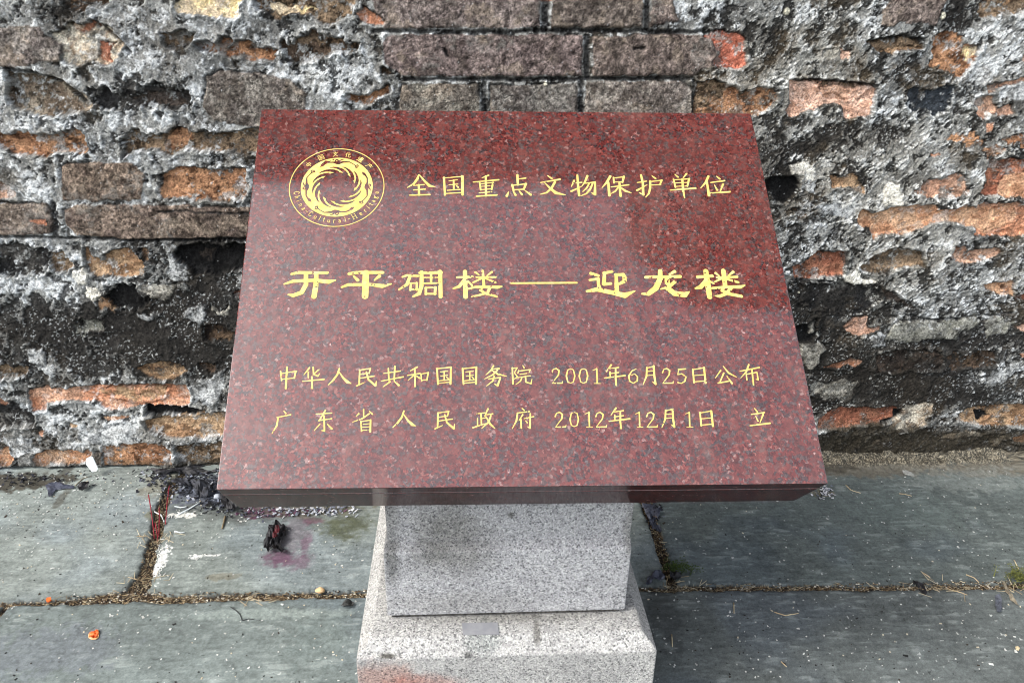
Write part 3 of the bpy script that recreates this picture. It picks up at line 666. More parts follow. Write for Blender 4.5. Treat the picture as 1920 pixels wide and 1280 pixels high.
gstain(1240, 1150, 40, 90, (56, 58, 58), 0.5, 0.5); gstain(430, 1080, 60, 14, (112, 104, 84), 0.5, 0.72, 0.04, 40); gstain(100, 1220, 160, 60, (108, 112, 122), .4); gstain(330, 1190, 140, 50, (104, 112, 110), .45)
gstain(480, 1150, 200, 12, (160, 172, 166), .35, .5); gstain(600, 1200, 70, 60, (118, 130, 128), .4)
# joint filling: chips of straw, shell and grit
jm = sst(0.0015, -0.002, sdj); jc = jm[..., None]
gr = (0.5 * vnoise(X * 330, Y * 330, 9) + 0.5 * np.random.RandomState(5).rand(*X.shape))[..., None]; gr2 = vnoise(X * 260 + 9, Y * 260, 10)[..., None]
J = np.where(gr > 0.78, lin(170, 156, 128), np.where(gr > 0.60, lin(104, 88, 66), np.where(gr > 0.42, lin(64, 54, 44), lin(28, 26, 24)))) * (0.5 + gr2)
S = S * (1 - jc) + J * jc
ed = np.exp(-((sdj - 0.004) / 0.004) ** 2)[..., None] * 0.25; S = S * (1 - ed)
Z = 0.004 * (a1 - 0.5) + 0.0022 * (a2 - 0.5) + 0.0012 * (a4 - 0.5) + 0.0008 * (a3 - 0.5) + 0.004 * (up & (X < xl)) * 0
Z = Z + 0.0012 * np.where(up & (X < xl), 1, np.where(up & (X < xr), -.6, np.where(up, .5, -1)))
Z = Z - jm * (0.011 - 0.007 * gr[..., 0]) - 0.0035 * np.exp(-np.clip(sdj, 0, 1) / 0.005)
fil = sst(-0.075, 0.0, Y + 0.05 * (a1 - 0.5) + 0.02 * (a2 - .5)) * sst(0.42, 0.75, X); Z = Z + fil * (0.016 * (0.4 + 1.2 * a2) + 0.008 * (a3 - 0.5))
fm = (sst(0.10, 0.5, fil) * 0.9)[..., None]; S = S + (np.where(gr > 0.62, lin(150, 142, 124), np.where(gr > 0.35, lin(84, 78, 66), lin(40, 38, 33))) * (0.6 + 0.8 * a3[..., None]) - S) * fm
Z = np.where((np.abs(X) > 1.5) | (Y < -0.8), Z * 1.0, Z)
pave = grid_mesh("pavement", X, Y, Z, np.clip(S, 0.004, 0.75), M_PAVE); pave["kind"] = "structure"

# ------------------------------------------------------------------ the monument: red granite plaque on a white granite pedestal
PO = CAM + c2w(PT); PNX, PNY, PNZ = c2w(XW), c2w(PY), c2w(PZ)
def on_plaque(px, py, off=0.0):
    d = ray(px, py); p0 = PO + PNZ * off; t = np.dot(p0 - CAM, PNZ) / np.dot(d, PNZ); return CAM + d * t
def st(px, py): q = on_plaque(px, py) - PO; return np.dot(q, PNX), np.dot(q, PNY)
def wp(s, t, off): return PO + PNX * s + PNY * t + PNZ * off
TL, TR, BR, BL = [on_plaque(*p) for p in ((490, 204.5), (1408, 212.5), (1553, 906), (405.5, 917.5))]
BLb, BRb = on_plaque(447.7, 951, PTK), on_plaque(1489, 938.5, PTK); TLb, TRb = TL + PNZ * PTK, TR + PNZ * PTK
mroot_loc = ((TL + TR + BR + BL) / 4); mroot_loc = np.array([mroot_loc[0], mroot_loc[1] - 0.03, 0.0])
mon = empty("stone_monument", mroot_loc)
tag(mon, "red granite plaque with gold writing tilted on a white granite pedestal", "monument")
def slab(name, f0, f1, mat, inset=0.0, bev=0.0, parent=mon, side=None):
    c = (TL + TR + BR + BL) / 4
    def ring(f):
        o = []
        for a, b in ((TL, TLb), (TR, TRb), (BR, BRb), (BL, BLb)):
            p = a + (b - a) * f; v = c - p; v = v - PNZ * v.dot(PNZ); o.append(p + v / np.linalg.norm(v) * inset)
        return o
    bm = bmesh.new(); top = [bm.verts.new(p) for p in ring(f0)]; bot = [bm.verts.new(p) for p in ring(f1)]
    bm.faces.new(top[::-1]); bm.faces.new(bot)
    for i in range(4): bm.faces.new((top[i], top[(i + 1) % 4], bot[(i + 1) % 4], bot[i]))
    bmesh.ops.recalc_face_normals(bm, faces=bm.faces)
    if bev: bmesh.ops.bevel(bm, geom=list(bm.edges), offset=bev, segments=2, profile=0.5, affect='EDGES')
    o = bm_obj(name, bm, mat, parent)
    if side:
        o.data.materials.append(side)
        for p in o.data.polygons: p.material_index = 0 if abs(p.normal.dot(Vector(PNZ))) > 0.6 else 1
    return o
plaque = slab("name_plaque", 0.0, 0.262, M_RED, 0, 0.0013, side=M_REDSIDE)
M_SEAM = simple("seam_glue", (.34, .27, .24), (.22, .15, .13), 0.6, 120)
slab("seam", 0.262, 0.285, M_SEAM, 0.0012)
slab("backing_slab", 0.285, 1.0, M_RED, 0.0, 0.001, side=M_REDSIDE)

# --- inscriptions: brush strokes traced as centre lines with widths, merged into one outline mesh per line
def parse(txt, view, dx=0, dy=0):
    ox, oy, sc = view; out = []
    for stx in txt.replace('\n', ' ').split(';'):
        pts = []; w = 12.0
        for tk in stx.split():
            v = [float(q) for q in tk.split(',')]
            if len(v) > 2: w = v[2]
            pts.append((ox + (v[0] + dx) * sc, oy + (v[1] + dy) * sc, w * sc))
        if len(pts) > 1: out.append(pts)
    return out
def to_local(strokes, wk=1.0):
    o = []
    for pts in strokes:
        L = []
        for i, (x, y, w) in enumerate(pts):
            a = st(x, y); b = st(x + 1, y); L.append((a[0], a[1], w * wk * (b[0] - a[0])))
        o.append(L)
    return o
def sdf_mesh(name, fn, bounds, cell, mat, parent, off=-0.0004, label=None):
    x0, x1, y0, y1 = bounds; xs = np.arange(x0, x1, cell); ys = np.arange(y0, y1, cell); Xg, Yg = np.meshgrid(xs, ys)
    sd = fn(Xg, Yg); ins = sd < 0
    cell_in = ins[:-1, :-1] | ins[:-1, 1:] | ins[1:, 1:] | ins[1:, :-1]
    gy_, gx_ = np.gradient(sd, cell); gl_ = np.maximum(np.hypot(gx_, gy_), 0.3)
    mv = np.where(ins, 0, np.clip(sd, 0, cell * 1.3)) / gl_ ** 2
    Px, Py = Xg - gx_ * mv, Yg - gy_ * mv
    j, i = np.nonzero(cell_in); nx = Xg.shape[1]
    q = np.stack([j * nx + i, j * nx + i + 1, (j + 1) * nx + i + 1, (j + 1) * nx + i], 1)
    ids, inv = np.unique(q, return_inverse=True); q = inv.reshape(-1, 4)
    pts = PO + np.outer(Px.ravel()[ids], PNX) + np.outer(Py.ravel()[ids], PNY) + PNZ * off
    o = mesh_obj(name, pts, q[:, [0, 3, 2, 1]] if False else q, mat, parent)
    if label: o["label"] = label
    return o
def stroke_fn(strokes, wear=0.0):
    def fn(Xg, Yg):
        sd = np.full(Xg.shape, 1e3); xs, ys = Xg[0], Yg[:, 0]
        for L in strokes:
            A = np.array(L); m = A[:, 2].max() / 2 + 0.004
            i0, i1 = np.searchsorted(xs, (A[:, 0].min() - m, A[:, 0].max() + m)); j0, j1 = np.searchsorted(ys, (A[:, 1].min() - m, A[:, 1].max() + m))
            s = np.s_[j0:j1, i0:i1]; sd[s] = np.minimum(sd[s], line_sdf(Xg[s], Yg[s], L))
        if wear:
            nz = fbm(Xg, Yg, 260, 3, 5); nw = fbm(Xg, Yg, 9, 2, 2)
            sd = np.maximum(sd, (nz - (0.80 - wear * sst(0.5, 0.75, nw))) * 0.004)
        return sd
    return fn
def inscription(strokes, cell, label, wk=1.0, wear=0.0):
    L = to_local(strokes, wk); A = np.concatenate([np.array(l) for l in L])
    return sdf_mesh("inscription", stroke_fn(L, wear), (A[:, 0].min() - .006, A[:, 0].max() + .006, A[:, 1].min() - .006, A[:, 1].max() + .006), cell, M_GOLD, plaque, label=label)
VA, VB, VC, VD, VE, VF = (750, 310, .1719), (1060, 310, .1719), (520, 490, .2292), (960, 490, .2344), (510, 670, .2604), (1010, 670, .2344)
S1 = parse("""205,105,14 190,150,28 150,205,24 80,245,8;215,110,12 270,175,24 320,225,32 385,238,6;150,222,12 265,212,14;148,272,12 275,262,16;205,215,22 208,325,24;105,328,14 325,322,18;
480,135,22 490,325,22;470,140,10 680,125,14;680,122,28 682,322,26;490,310,12 680,300,14;535,172,10 625,160,12;535,215,10 630,207,12;515,275,12 655,265,14;585,165,18 587,270,18;615,225,10 635,242,18;
895,138,8 965,112,20;800,185,14 1075,160,18;870,195,18 880,270,18;870,205,10 1015,190,12;1015,190,22 1000,265,18;883,232,9 1000,225,9;885,268,10 1000,258,12;935,120,20 938,335,22;865,302,11 1000,292,13;835,340,16 1055,325,20;
1280,108,24 1285,215,22;1285,152,12 1370,142,16;1222,215,22 1240,275,20;1215,222,12 1370,205,14;1372,205,28 1350,265,18;1240,270,12 1355,262,14;1185,290,8 1165,335,28;1230,275,8 1260,325,26;1290,270,8 1330,320,24;1360,275,8 1425,322,28;
1610,115,10 1655,146,22;1535,190,12 1745,155,20;1690,185,24 1650,255,24 1600,300,20 1530,318,8;1580,195,10 1640,255,26 1700,303,36 1805,325,8""", VA)
S1 += parse("""95,170,22 65,235,8;85,195,12 180,188,14;130,112,22 140,240,24 150,330,26;65,285,22 185,228,8;240,118,24 215,180,20 185,225,8;215,198,12 325,185,18 322,318,30 285,302,8;260,200,16 235,245,18 190,290,8;300,195,18 270,265,20 230,310,18 170,335,8;
490,122,26 450,190,24 400,245,8;468,190,24 480,330,28;525,135,18 530,195,16;525,140,10 640,128,12;638,125,24 622,190,18;530,185,10 625,182,12;500,238,12 690,215,16;590,195,22 602,335,28;575,245,16 545,285,18 500,310,8;600,240,12 655,282,26 718,302,8;
825,108,22 845,200,24 850,322,26 805,300,8;785,190,12 885,175,14;782,275,22 890,215,8;945,118,10 982,145,22;920,180,12 1055,165,16;1050,165,22 1030,215,16;935,218,10 1040,212,12;925,175,22 925,250,24 910,310,20 875,350,8;
1195,102,10 1228,130,20;1320,95,20 1285,140,10;1180,155,18 1200,240,18;1180,160,10 1350,150,14;1350,148,22 1330,230,18;1200,195,10 1340,188,12;1200,232,10 1335,225,12;1145,272,14 1420,252,20;1275,155,24 1285,280,24 1300,355,12;
1560,122,24 1530,190,24 1475,250,8;1545,190,22 1565,330,28;1650,122,10 1683,150,22;1585,190,12 1735,170,18;1625,215,8 1655,272,22;1720,205,22 1690,285,10;1575,305,14 1800,290,20""", VB)
inscription(S1, 0.0004, "top line of gold brush characters", 1.05, 0.02)
S2 = parse("""120,105,24 175,92,26 410,95,24;58,186,14 130,163,28 300,155,30 420,168,36 476,155,12;235,100,34 235,190,36 200,255,36 130,280,32 88,272,10;320,100,32 315,200,40 300,288,42;
588,103,26 650,92,28 862,92,26;625,122,16 658,155,26;835,122,28 785,162,8;528,212,18 580,192,26 760,190,26 860,203,34 933,185,12;725,95,50 718,285,50;
1025,128,16 1060,115,20 1150,120,20;1085,125,24 1060,190,26 995,232,14;1092,180,14 1088,235,18;1090,232,16 1145,228,16;1140,175,16 1140,235,16;1085,180,12 1145,178,12;
1180,88,28 1180,200,32 1160,265,30 1112,288,16;1165,95,22 1340,92,26;1332,85,32 1336,290,30;1190,134,10 1330,132,10;1190,180,14 1325,178,14;1258,95,18 1258,180,18;1215,215,18 1215,270,20;1210,217,14 1300,214,14;1292,214,22 1290,270,20;1212,266,16 1295,266,16;
1472,132,18 1595,128,22;1535,85,32 1540,290,36;1530,150,24 1490,205,26 1440,223,14;1545,150,14 1592,196,18;1620,90,18 1650,112,9;1755,88,18 1715,118,10;1628,130,14 1785,130,16;1680,78,18 1690,195,22;1670,140,16 1602,174,14;1700,140,12 1783,173,18;
1563,225,16 1620,210,20 1740,210,22 1800,212,28 1838,206,10;1690,195,22 1660,235,20 1700,262,22 1795,288,18;1740,215,22 1720,255,24 1660,275,18 1590,290,12""", VC)
S2 += parse("""-6,175,15 518,172,15;630,97,26 690,115,22;622,150,18 690,140,24 690,180,22 700,215,28;600,240,20 680,225,36 800,250,36 900,273,44 982,238,10;740,90,22 735,180,32;735,95,24 800,82,22;735,183,28 790,178,22;832,105,22 838,240,36;825,107,20 890,107,28 900,130,32 900,160,30 860,180,20 845,182,14;
1068,128,22 1345,122,26;1300,82,26 1260,104,16;1185,78,32 1185,140,38 1150,215,44 1090,260,34 1040,260,14;1240,150,38 1250,220,42 1300,258,42 1380,268,44 1418,242,12;1300,165,28 1255,205,24 1190,222,12;
1483,125,22 1600,118,26;1550,80,38 1565,180,42 1580,285,38;1555,150,32 1510,205,34 1468,217,16;1575,155,18 1613,178,14;1628,95,20 1655,115,12;1768,86,22 1730,115,12;1640,130,17 1800,125,19;1690,76,34 1705,200,34;1690,130,22 1620,165,12;1710,140,18 1808,168,20;
1603,215,20 1720,205,24 1825,205,28 1862,192,10;1700,190,24 1680,235,24 1740,262,26 1835,280,24;1750,215,28 1720,255,28 1660,280,24 1625,276,10""", VD)
inscription(S2, 0.0005, "large gold clerical script title in the middle", 1.07, 0.07)
REN = "485,80,12 470,125,16 440,165,16 405,198,6;480,100,6 515,150,16 545,178,24 570,188,5"
MIN = "628,92,8 710,80,10;708,80,12 700,115,10;635,122,7 700,112,8;632,90,12 628,195,14;610,205,12 665,180,5;630,150,7 735,135,10;680,105,12 695,160,14 745,203,17 752,170,4"
GUO = "1188,80,14 1195,192,14;1185,82,8 1290,70,10;1288,70,14 1285,190,16;1195,185,7 1285,178,8;1212,105,7 1265,98,8;1215,135,7 1265,128,7;1205,168,8 1275,160,8;1240,102,10 1240,165,10;1255,140,6 1268,152,10"
S3 = parse("""62,100,12 70,165,12;60,118,7 178,98,9;172,100,14 160,150,12;68,158,7 165,148,8;108,70,14 100,222,17;270,75,14 230,125,6;262,105,12 262,145,12;340,85,12 295,125,6;297,72,14 300,120,12 330,135,12 345,115,5;222,172,8 375,158,12;287,140,14 290,222,14;
838,80,12 842,165,12;885,65,14 880,160,12;805,115,8 925,98,10;788,170,8 945,140,12;850,175,14 800,212,6;880,170,8 912,200,18;1045,70,14 990,100,6;975,130,8 1065,115,10;1028,85,12 1030,208,14;1025,125,10 980,165,5;1035,130,8 1065,150,14;1072,118,10 1078,170,10;1070,120,8 1125,110,10;1125,110,14 1115,165,10;1078,165,7 1118,160,8;
1595,60,12 1575,95,12 1540,125,5;1580,85,7 1635,80,12 1590,125,12 1530,155,5;1580,90,8 1625,120,16 1688,135,6;1560,155,8 1645,145,12 1625,203,16 1600,190,5;1600,135,12 1590,170,12 1545,205,5;
1730,75,12 1735,190,14;1730,80,7 1765,75,10 1745,110,8 1768,140,10 1745,155,6;1805,58,6 1815,75,12;1775,95,10 1770,115,8;1775,98,7 1860,88,10 1850,110,5;1785,122,6 1835,115,8;1770,145,7 1860,132,8;1800,140,10 1790,170,10 1755,195,5;1825,135,12 1828,178,10 1865,188,12 1872,155,4""", VE)
S3 += parse(REN, VE) + parse(MIN, VE) + parse(GUO, VE) + parse(GUO, VE, 184, 0)
TWO = "105,122,13 116,95,7 140,88,10 162,105,15 158,140,12 112,200,5;110,206,10 188,205,12;188,204,10 192,190,5"
ZERO = "255,90,6 232,100,9 221,148,14 232,195,9 255,206,6 278,195,9 289,148,14 278,100,9 255,90,6"
ONE = "432,104,5 462,92,9;464,90,13 468,205,13;444,208,6 494,208,6"
NIAN = "580,60,16 540,115,6;565,90,8 640,80,11;565,130,8 640,120,10;570,115,12 572,160,10;525,165,9 690,145,14;615,85,14 615,170,16 620,222,14"
YUE = "865,80,14 862,150,16 835,218,6;865,85,8 925,70,10;920,68,16 925,150,18 935,213,18 910,195,5;870,112,7 915,108,7;868,145,7 915,140,7"
RI = "1232,95,14 1242,200,16;1235,98,8 1325,82,10;1322,82,18 1335,203,18;1240,145,7 1325,138,8;1242,195,8 1330,188,9"
S3 += parse(TWO, VF) + parse(ZERO, VF) + parse(ZERO, VF, 103) + parse(ONE, VF) + parse(NIAN, VF) + parse(YUE, VF) + parse(TWO, VF, 885) + parse(RI, VF)
S3 += parse("""780,92,5 745,108,10 720,150,14 728,190,12 756,206,7 788,188,13 790,155,12 768,132,6 740,142,5;1118,96,14 1175,92,12;1118,96,6 1112,138,7;1112,138,7 1145,130,9 1176,155,15 1170,190,12 1140,208,7 1112,200,10;
1455,105,14 1412,165,5;1475,70,6 1520,125,18 1583,158,6;1480,125,14 1450,195,10;1435,205,12 1530,188,10;1505,150,8 1545,206,18;1610,110,9 1765,80,13;1680,58,14 1660,115,14 1615,165,5;1660,130,10 1665,180,12;1660,135,8 1745,118,10 1755,178,14 1735,175,5;1705,95,14 1718,218,14""", VF)
inscription(S3, 0.0004, "third line of gold characters with a date", 0.90, 0.02)
S4 = parse("""85,385,6 100,403,12;35,432,8 135,412,11;45,430,12 35,490,14 0,548,5;318,408,8 430,400,10;385,380,12 340,455,10;335,455,8 430,440,10;375,420,12 378,528,14 355,525,5;345,480,10 305,525,6;400,480,8 430,513,16;
660,375,12 660,425,10;625,405,12 605,425,5;700,385,6 723,408,12;700,405,12 650,440,12 580,465,5;640,460,10 645,530,12;640,462,7 710,450,10;710,450,14 708,535,14;645,482,6 705,476,6;645,503,6 705,498,6;645,525,6 705,520,6;
1475,405,8 1535,398,9;1505,405,12 1508,485,12;1508,440,7 1535,435,8;1480,440,10 1480,490,10;1447,505,12 1540,475,6;1555,370,14 1530,425,5;1545,412,7 1590,405,10;1580,408,12 1560,465,14 1510,510,5;1540,425,8 1570,478,17 1605,510,6;
1800,365,6 1815,380,12;1765,400,8 1860,388,10;1768,400,12 1760,455,14 1730,512,5;1805,412,12 1778,455,5;1792,440,10 1795,508,12;1815,440,7 1885,425,9;1860,405,12 1858,508,14 1840,498,5;1825,455,6 1838,470,10""", VE)
S4 += parse(REN, VE, 465, 305) + parse(MIN, VE, 564, 308)
S4 += parse(TWO, VF, 27, 350) + parse(ZERO, VF, 29, 347) + parse(ONE, VF, -62, 348) + parse(TWO, VF, 352, 350) + parse(NIAN, VF, 38, 345) + parse(ONE, VF, 340, 348) + parse(TWO, VF, 758, 350) + parse(YUE, VF, 150, 342) + parse(ONE, VF, 740, 348) + parse(RI, VF, 58, 345)
S4 += parse("1725,407,8 1748,433,15;1700,455,9 1805,440,12;1735,470,8 1754,508,13;1795,455,14 1770,520,8;1690,545,10 1850,525,15", VF)
inscription(S4, 0.0004, "bottom line of gold characters with a date", 0.90, 0.02)

# --- round emblem: ring, turning sun disc with twelve rays, four cut birds, lettering round the rim
ec = st(631.8, 350.5); e0, e1_ = st(541.2, 350.5), st(722.6, 350.5); ER = (e1_[0] - e0[0]) / 2 - 0.001
def el(x, y): return ec[0] + x * ER, ec[1] + y * ER
birds = []
BIRD = [("545,372,4 575,350,22 610,325,12 650,308,10 720,305,12 770,312,26 800,312,30 850,300,16 940,298,8", 1), ("940,298,8 1000,330,7 1030,352,9", 1),
        ("1030,352,9 1040,378,12 1060,372,7 1066,350,8 1050,338,8 1038,350,6", 1), ("790,310,14 800,290,12 830,270,10 855,266,6", 1), ("760,300,8 748,285,9 758,268,10 780,268,8 788,282,9 775,290,7", 1)]
for k in range(4):
    c, s_ = math.cos(k * math.pi / 2), math.sin(k * math.pi / 2)
    for txt, _ in BIRD:
        L = []
        for tk in txt.split():
            x, y, w = (float(q) for q in tk.split(',')); x, y = (x - 795) / 645, (y - 645) / 537
            L.append((*el(x * c - y * s_, x * s_ + y * c), w * 1.75 / 620 * ER))
        birds.append(L)
rays = []
for k in range(12):
    a0 = math.radians(-112 + 30 * k); L = []
    for i, (da, r, w) in enumerate([(0, .525, .004), (10, .512, .03), (20, .485, .05), (30, .452, .066), (40, .415, .075), (50, .375, .08)]):
        a = a0 + math.radians(da); L.append((*el(r * math.cos(a), r * math.sin(a)), w * ER))
    rays.append(L)
GL = {  # tiny letters as strokes in a unit box (x right, y down, 0..1)
 'C': ".85,.25 .6,.05 .3,.1 .15,.5 .3,.9 .6,.97 .88,.75", 'h': ".25,.0 .25,1;.25,.5 .5,.38 .72,.55 .72,1", 'i': ".5,.4 .5,1;.5,.1 .5,.16", 'n': ".22,.4 .22,1;.22,.5 .5,.38 .75,.55 .75,1",
 'a': ".25,.45 .5,.38 .7,.5 .7,1;.7,.65 .35,.7 .25,.88 .45,1 .7,.85", 'u': ".22,.4 .22,.85 .45,1 .72,.88;.72,.4 .72,1", 'l': ".5,0 .5,1", 't': ".5,.1 .5,.9 .72,1;.25,.4 .75,.4", 'r': ".3,.4 .3,1;.3,.55 .5,.4 .72,.42",
 'H': ".1,.05 .1,1;.9,.05 .9,1;.1,.5 .9,.5;0,.05 .25,.05;.75,.05 1,.05;0,1 .25,1;.75,1 1,1", 'e': ".22,.68 .75,.68 .7,.45 .5,.38 .25,.5 .22,.8 .45,1 .75,.9", 'g': ".7,.42 .3,.42 .22,.62 .45,.8 .7,.65 .7,.42 .85,.36;.3,.8 .3,.95 .7,1 .75,1.2 .4,1.25 .2,1.1 .35,.95", '-': ".2,.6 .8,.6",
 '中': ".15,.3 .15,.65;.15,.3 .85,.3;.85,.3 .85,.65;.15,.65 .85,.65;.5,.02 .5,1", '国': ".08,.05 .08,.98;.08,.05 .92,.05;.92,.05 .92,.98;.08,.95 .92,.95;.28,.28 .72,.28;.3,.5 .7,.5;.25,.75 .75,.75;.5,.28 .5,.75", '文': ".45,.0 .55,.14;.08,.25 .92,.25;.7,.28 .5,.65 .1,.98;.3,.28 .5,.62 .92,.98",
 '化': ".35,.02 .08,.5;.24,.35 .24,1;.88,.2 .5,.55;.55,.05 .55,.85 .7,.92 .92,.9 .92,.7", '遗': ".12,.1 .22,.25;.05,.4 .22,.4 .2,.75;.02,.95 .2,.8 .5,.97 .98,.97;.4,.1 .85,.1;.4,.1 .4,.3;.4,.3 .85,.3;.85,.1 .85,.3;.62,.0 .62,.4;.32,.42 .95,.42;.42,.52 .42,.75;.42,.52 .84,.52;.84,.52 .84,.75;.63,.58 .45,.88;.66,.75 .9,.88", '产': ".48,.0 .55,.12;.12,.18 .9,.18;.32,.25 .4,.4;.68,.25 .58,.42;.15,.46 .9,.46;.18,.46 .16,.75 .02,1"}
letters = []
for ch, X_, Y_, sz in [('中', 390, 342, 82), ('国', 549, 240, 84), ('文', 740, 190, 80), ('化', 922, 190, 82), ('遗', 1098, 250, 84), ('产', 1238, 342, 84)] + \
    [(c_, x_, y_, 62) for c_, x_, y_ in [('C', 245, 735), ('h', 240, 800), ('i', 270, 848), ('n', 310, 905), ('a', 355, 955), ('-', 400, 995), ('C', 460, 1030), ('u', 530, 1070), ('l', 590, 1090), ('t', 650, 1105), ('u', 720, 1115), ('r', 795, 1117), ('a', 865, 1112), ('l', 940, 1090), ('-', 990, 1078), ('H', 1055, 1045), ('e', 1140, 1008), ('r', 1200, 965), ('i', 1238, 925), ('t', 1268, 880), ('a', 1300, 838), ('g', 1338, 788), ('e', 1352, 722)]]:
    x, y = (X_ - 795) / 645, (Y_ - 645) / 537; r = math.hypot(x, y); top = sz > 70; r = 0.845 if top else 0.85; a = math.atan2(y, x); x, y = r * math.cos(a), r * math.sin(a)
    an = a + math.pi / 2 if top else a - math.pi / 2; u = sz / 645; ca_, sa_ = math.cos(an), math.sin(an)
    if not top and ch in 'CH': u *= 1.15
    for stx in GL[ch].split(';'):
        L = []
        for tk in stx.split():
            gx_, gy_ = (float(q) for q in tk.split(',')); gx_, gy_ = (gx_ - .5) * u * (1 if top else .78), (gy_ - .55) * u * (1 if top else 1.15)
            L.append((*el(x + gx_ * ca_ - gy_ * sa_, y + gx_ * sa_ + gy_ * ca_), (0.0115 if top else 0.0105) * ER))
        letters.append(L)
f_b, f_r, f_l = stroke_fn(birds), stroke_fn(rays), stroke_fn(letters)
def emblem_fn(Xg, Yg):
    r = np.hypot(Xg - ec[0], Yg - ec[1])
    ring = np.abs(r - ER * 0.99) - 0.00065
    disc = np.maximum(np.maximum(r - 0.752 * ER, 0.372 * ER - r), np.maximum(-f_b(Xg, Yg), -f_r(Xg, Yg)))
    nz = fbm(Xg, Yg, 300, 3, 5); scratch = line_sdf(Xg, Yg, [(*el(-.42, -.50), .02 * ER), (*el(-.27, -.62), .07 * ER), (*el(-.12, -.70), .05 * ER)]) + (nz - .5) * .006
    disc = np.maximum(disc, -scratch - 0.0006)
    return np.minimum(np.minimum(ring, disc), f_l(Xg, Yg))
sdf_mesh("emblem", emblem_fn, (ec[0] - ER * 1.05, ec[0] + ER * 1.05, ec[1] - ER * 1.05, ec[1] + ER * 1.05), 0.00035, M_GOLD, plaque, label="round gold heritage emblem with twelve sun rays and four birds")

# --- pedestal
X0 = 0.885; yb = -D + X0; ch_ = 0.021
ze = on_wall(950, 1228, yb)[2]; zl = ze + ch_
ys = on_ground(950, 1155, zl)[1]
xbl, xbr = on_wall(667, 1229, yb)[0], on_wall(1232, 1223, yb)[0]
yback = yb + 0.47
def prism_obj(name, rings, mat, bev=0.003, parent=mon):
    bm = bmesh.new(); R_ = [[bm.verts.new(p) for p in r] for r in rings]
    bm.faces.new(R_[0][::-1]); bm.faces.new(R_[-1])
    for a, b in zip(R_[:-1], R_[1:]):
        for i in range(4): bm.faces.new((a[i], a[(i + 1) % 4], b[(i + 1) % 4], b[i]))
    bmesh.ops.recalc_face_normals(bm, faces=bm.faces)
    bmesh.ops.bevel(bm, geom=list(bm.edges), offset=bev, segments=3, profile=0.6, affect='EDGES')
    return bm_obj(name, bm, mat, parent)
def rect(x0, x1, y0, y1, z): return [(x0, y0, z), (x1, y0, z), (x1, y1, z), (x0, y1, z)]
def rel(p): return tuple(np.array(p) - mroot_loc)
pf = lambda px, py, y: rel(on_wall(px, py, y))
M_BASE = white_granite("white_granite_base", [(pf(715, 1272, yb), (0.05, 0.2, 0.03), .5, (0.95, 0.62, 0.55), .8), (pf(790, 1283, yb), (0.05, 0.2, 0.02), .5, (0.98, 0.55, 0.48), .7),
    (pf(905, 1206, yb + ch_ * .5), (0.026, 0.05, 0.016), .35, (0.62, 0.66, 0.66), .8), (pf(726, 1232, yb), (0.012, 0.05, 0.003), .6, (0.15, 0.14, 0.12), .9), (pf(880, 1229, yb), (0.007, 0.03, 0.004), .5, (0.2, 0.2, 0.2), .8),
    (pf(1010, 1210, yb), (0.006, 0.06, 0.008), .5, (0.3, 0.28, 0.25), .7), (pf(960, 1162, ys), (0.16, 0.02, 0.012), .6, (0.35, 0.33, 0.29), .6)], tint=(0.86, 0.86, 0.835))
M_LEDGE = white_granite("dusty_granite_ledge", [(pf(960, 1162, ys), (0.17, 0.03, 0.02), .6, (0.62, 0.60, 0.55), .7)], tint=(0.62, 0.605, 0.56), rough=0.9)
M_SHAFT = white_granite("white_granite_shaft", [(pf(850, 1030, ys), (0.055, 0.1, 0.045), .7, (0.55, 0.54, 0.50), .75), (pf(830, 985, ys), (0.05, 0.1, 0.03), .6, (0.7, 0.69, 0.66), .7), (pf(805, 1040, ys), (0.022, 0.1, 0.013), .7, (0.5, 0.5, 0.47), .5), (pf(728, 985, ys), (0.016, 0.1, 0.055), .5, (0.55, 0.54, 0.5), .6),
    (pf(735, 1060, ys), (0.010, 0.1, 0.03), .6, (0.35, 0.35, 0.33), .7), (pf(1183, 1000, ys), (0.008, 0.1, 0.04), .5, (0.55, 0.54, 0.5), .6), (pf(960, 978, ys), (0.005, 0.1, 0.005), .6, (0.25, 0.24, 0.22), .8), (pf(860, 1130, ys), (0.10, 0.1, 0.02), .6, (0.72, 0.71, 0.68), .6)], tint=(0.88, 0.89, 0.91))
prism_obj("pedestal_base", [rect(xbl, xbr, yb, yback, -0.03), rect(xbl, xbr, yb, yback, ze), rect(xbl + ch_, xbr - ch_, yb + ch_, yback - ch_, zl)], M_BASE)
sx0, sx1 = on_wall(726, 1150, ys)[0], on_wall(1171, 1150, ys)[0]
z1 = on_wall(950, 1033, ys)[2]; yu = ys + 0.016; z2 = on_wall(950, 1012, yu)[2]
ux0, ux1 = on_wall(724, 1005, yu)[0], on_wall(1183, 1005, yu)[0]
sback = ys + 0.33
prism_obj("pedestal_shaft", [rect(sx0, sx1, ys, sback, zl + 0.007), rect(sx0 - .001, sx1 + .001, ys, sback, z1), rect(ux0, ux1, yu, sback - .016, z2)], M_SHAFT, 0.0028)
def under(x, y):                                            # height of the underside of the plaque at (x, y)
    p = PO + PNZ * (PTK + 0.0015); return p[2] - (PNZ[0] * (x - p[0]) + PNZ[1] * (y - p[1])) / PNZ[2]
nb = sback - 0.016
prism_obj("pedestal_neck", [rect(ux0 + .001, ux1 - .001, yu + .001, nb, z2 - 0.004), [(x, y, under(x, y)) for x, y in ((ux0 - .001, yu + .001), (ux1 + .002, yu + .001), (ux1 + .002, nb), (ux0 - .001, nb))]], M_SHAFT, 0.0025)
M_MORT = simple("dark_mortar", (.02, .02, .02), (.10, .095, .085), 0.95, 260)
